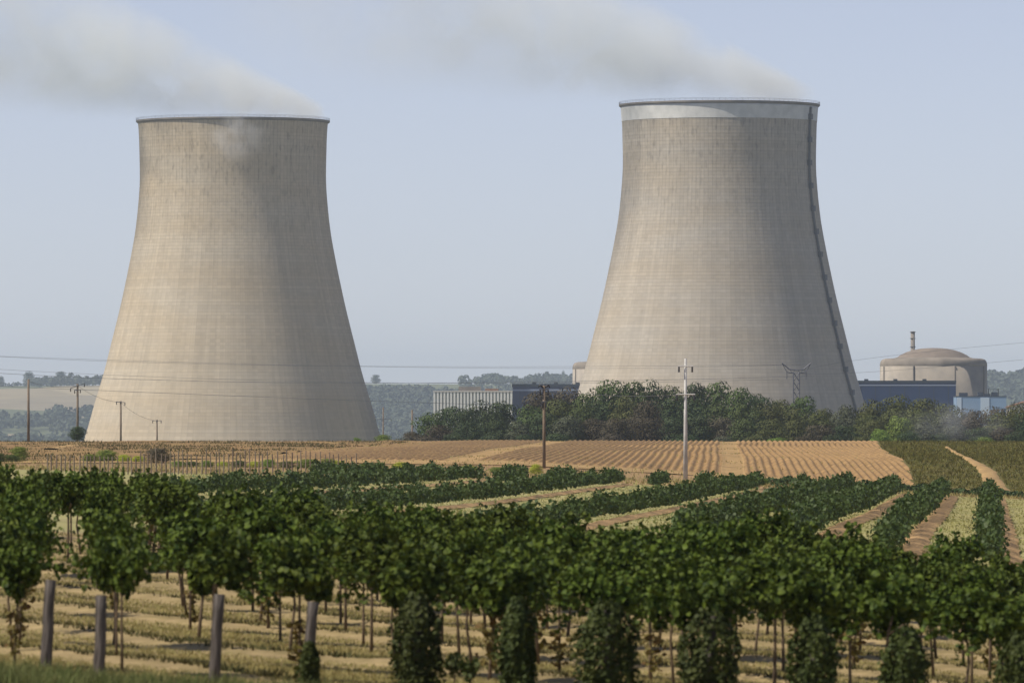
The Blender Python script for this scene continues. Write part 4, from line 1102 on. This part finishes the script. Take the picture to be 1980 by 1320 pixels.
def plume(px, D, zr, label, dens, seed):
    def build(nt, pv):
        tc = nt.nodes.new('ShaderNodeTexCoord'); sx = nt.nodes.new('ShaderNodeSeparateXYZ'); nt.links.new(tc.outputs['Object'], sx.inputs[0])
        u = nmath(nt, 'MULTIPLY', sx.outputs[0], -1.0); us = nmath(nt, 'SUBTRACT', u, U0)
        h = nmath(nt, 'MULTIPLY_ADD', us, B_H, A_H); rv = nmath(nt, 'MULTIPLY_ADD', us, B_R, A_R); ry = nmath(nt, 'MULTIPLY_ADD', us, B_Y, A_Y)
        dz = nmath(nt, 'DIVIDE', nmath(nt, 'SUBTRACT', sx.outputs[2], h), rv); dy = nmath(nt, 'DIVIDE', sx.outputs[1], ry)
        q = nmath(nt, 'SUBTRACT', 1.0, nmath(nt, 'ADD', nmath(nt, 'POWER', nmath(nt, 'ABSOLUTE', dz), 2.0), nmath(nt, 'POWER', nmath(nt, 'ABSOLUTE', dy), 2.0)), None, True)
        nz = nt.nodes.new('ShaderNodeTexNoise'); nz.inputs['Scale'].default_value = 0.035; nz.inputs['Detail'].default_value = 4; nz.inputs['Roughness'].default_value = 0.55; nz.inputs['Distortion'].default_value = 0.6
        mp = nt.nodes.new('ShaderNodeMapping'); mp.inputs['Location'].default_value = (seed, seed*0.7, 0); nt.links.new(tc.outputs['Object'], mp.inputs[0]); nt.links.new(mp.outputs[0], nz.inputs['Vector'])
        mr = nt.nodes.new('ShaderNodeMapRange'); mr.inputs[1].default_value = 0.38; mr.inputs[2].default_value = 0.68; nt.links.new(nz.outputs['Fac'], mr.inputs[0])
        fade = nmath(nt, 'POWER', nmath(nt, 'SUBTRACT', 1.0, nmath(nt, 'DIVIDE', us, U1-U0), None, True), 1.2)
        st = nt.nodes.new('ShaderNodeMapRange'); st.inputs[1].default_value = 0.0; st.inputs[2].default_value = 12.0; nt.links.new(us, st.inputs[0])
        d = nmath(nt, 'MULTIPLY', nmath(nt, 'MULTIPLY', nmath(nt, 'POWER', q, 1.35), mr.outputs[0]), nmath(nt, 'MULTIPLY', fade, st.outputs[0]))
        nt.links.new(nmath(nt, 'MULTIPLY', d, dens), pv.inputs['Density'])
        pv.inputs['Color'].default_value = (0.935, 0.978, 1.0, 1); pv.inputs['Anisotropy'].default_value = 0.0
    b = MB(); rings = []
    seg = 18; us = np.linspace(0, U1-U0, 9); n0 = 0
    for uu in us:
        for k in range(seg):
            a = 2*math.pi*k/seg; b.v.append((-(uu+U0), (A_Y+B_Y*uu)*math.cos(a)*1.02, A_H+B_H*uu+(A_R+B_R*uu)*math.sin(a)*1.02))
    for i in range(len(us)-1):
        for k in range(seg):
            k2 = (k+1) % seg; b.f.append((i*seg+k, i*seg+k2, (i+1)*seg+k2, (i+1)*seg+k))
    b.f.append(tuple(range(seg))[::-1]); b.f.append(tuple((len(us)-1)*seg+k for k in range(seg)))
    b.f = [tuple(reversed(q)) for q in b.f]
    o = b.build('steam_plume', vol_mat('steam_'+str(seed), build), None, False, ((px-CX)/F*D, D, zr))
    tag(o, label, 'steam', kind='stuff')
plume(450.5, 3060, 133.5, 'pale steam drifting up and left from the left cooling tower', 0.12, 3.0)
plume(1391, 2948, 135.7, 'grey-blue steam drifting up and left from the right cooling tower', 0.10, 41.0)

def puff(name, px, py, D, rx, ry, rz_, dens, scale, col, label, seed):
    def build(nt, pv):
        tc = nt.nodes.new('ShaderNodeTexCoord'); vm = nt.nodes.new('ShaderNodeVectorMath'); vm.operation = 'DIVIDE'; nt.links.new(tc.outputs['Object'], vm.inputs[0]); vm.inputs[1].default_value = (rx, ry, rz_)
        ln = nt.nodes.new('ShaderNodeVectorMath'); ln.operation = 'LENGTH'; nt.links.new(vm.outputs[0], ln.inputs[0])
        q = nmath(nt, 'SUBTRACT', 1.0, ln.outputs['Value'], None, True)
        nz = nt.nodes.new('ShaderNodeTexNoise'); nz.inputs['Scale'].default_value = scale; nz.inputs['Detail'].default_value = 4
        mp = nt.nodes.new('ShaderNodeMapping'); mp.inputs['Location'].default_value = (seed, seed*2, 0); nt.links.new(tc.outputs['Object'], mp.inputs[0]); nt.links.new(mp.outputs[0], nz.inputs['Vector'])
        mr = nt.nodes.new('ShaderNodeMapRange'); mr.inputs[1].default_value = 0.38; mr.inputs[2].default_value = 0.65; nt.links.new(nz.outputs['Fac'], mr.inputs[0])
        nt.links.new(nmath(nt, 'MULTIPLY', nmath(nt, 'MULTIPLY', q, mr.outputs[0]), dens), pv.inputs['Density'])
        pv.inputs['Color'].default_value = (*col, 1)
    b = MB(); pr_ = [(max(0.01, math.sin(math.pi*i/10)), -math.cos(math.pi*i/10)) for i in range(11)]
    b.lathe(pr_, 16); b.v = [(v[0]*rx*1.02, v[1]*ry*1.02, v[2]*rz_*1.02) for v in b.v]
    o = b.build(name, vol_mat(name+'_vol', build), None, False, P(px, py, D)); tag(o, label, 'steam' if 'steam' in name else 'smoke', kind='stuff')
puff('steam_wisp', 458, 262, 3060-46, 14, 5, 13, 0.16, 0.12, (0.9, 0.92, 0.96), 'wisp of steam spilling over the front rim of the left tower', 2)
puff('smoke_puff', 1845, 815, 1165, 12, 6, 4.0, 0.06, 0.25, (0.75, 0.78, 0.86), 'bluish smoke drifting before the trees at the right', 6)

def build_haze(nt, pv):
    pv.inputs['Density'].default_value = 0.00005
    pv.inputs['Color'].default_value = (0.68, 0.81, 1.0, 1); pv.inputs['Density Attribute'].default_value = ''
    pv.inputs['Anisotropy'].default_value = 0.1
hz = MB().box(-9000, 9000, -300, 31000, -52, 265).build('haze', vol_mat('haze_air', build_haze))
hz.display_type = 'WIRE'
hz.active_material.cycles.homogeneous_volume = True
tag(hz, 'thin blue summer haze', 'haze', kind='stuff')
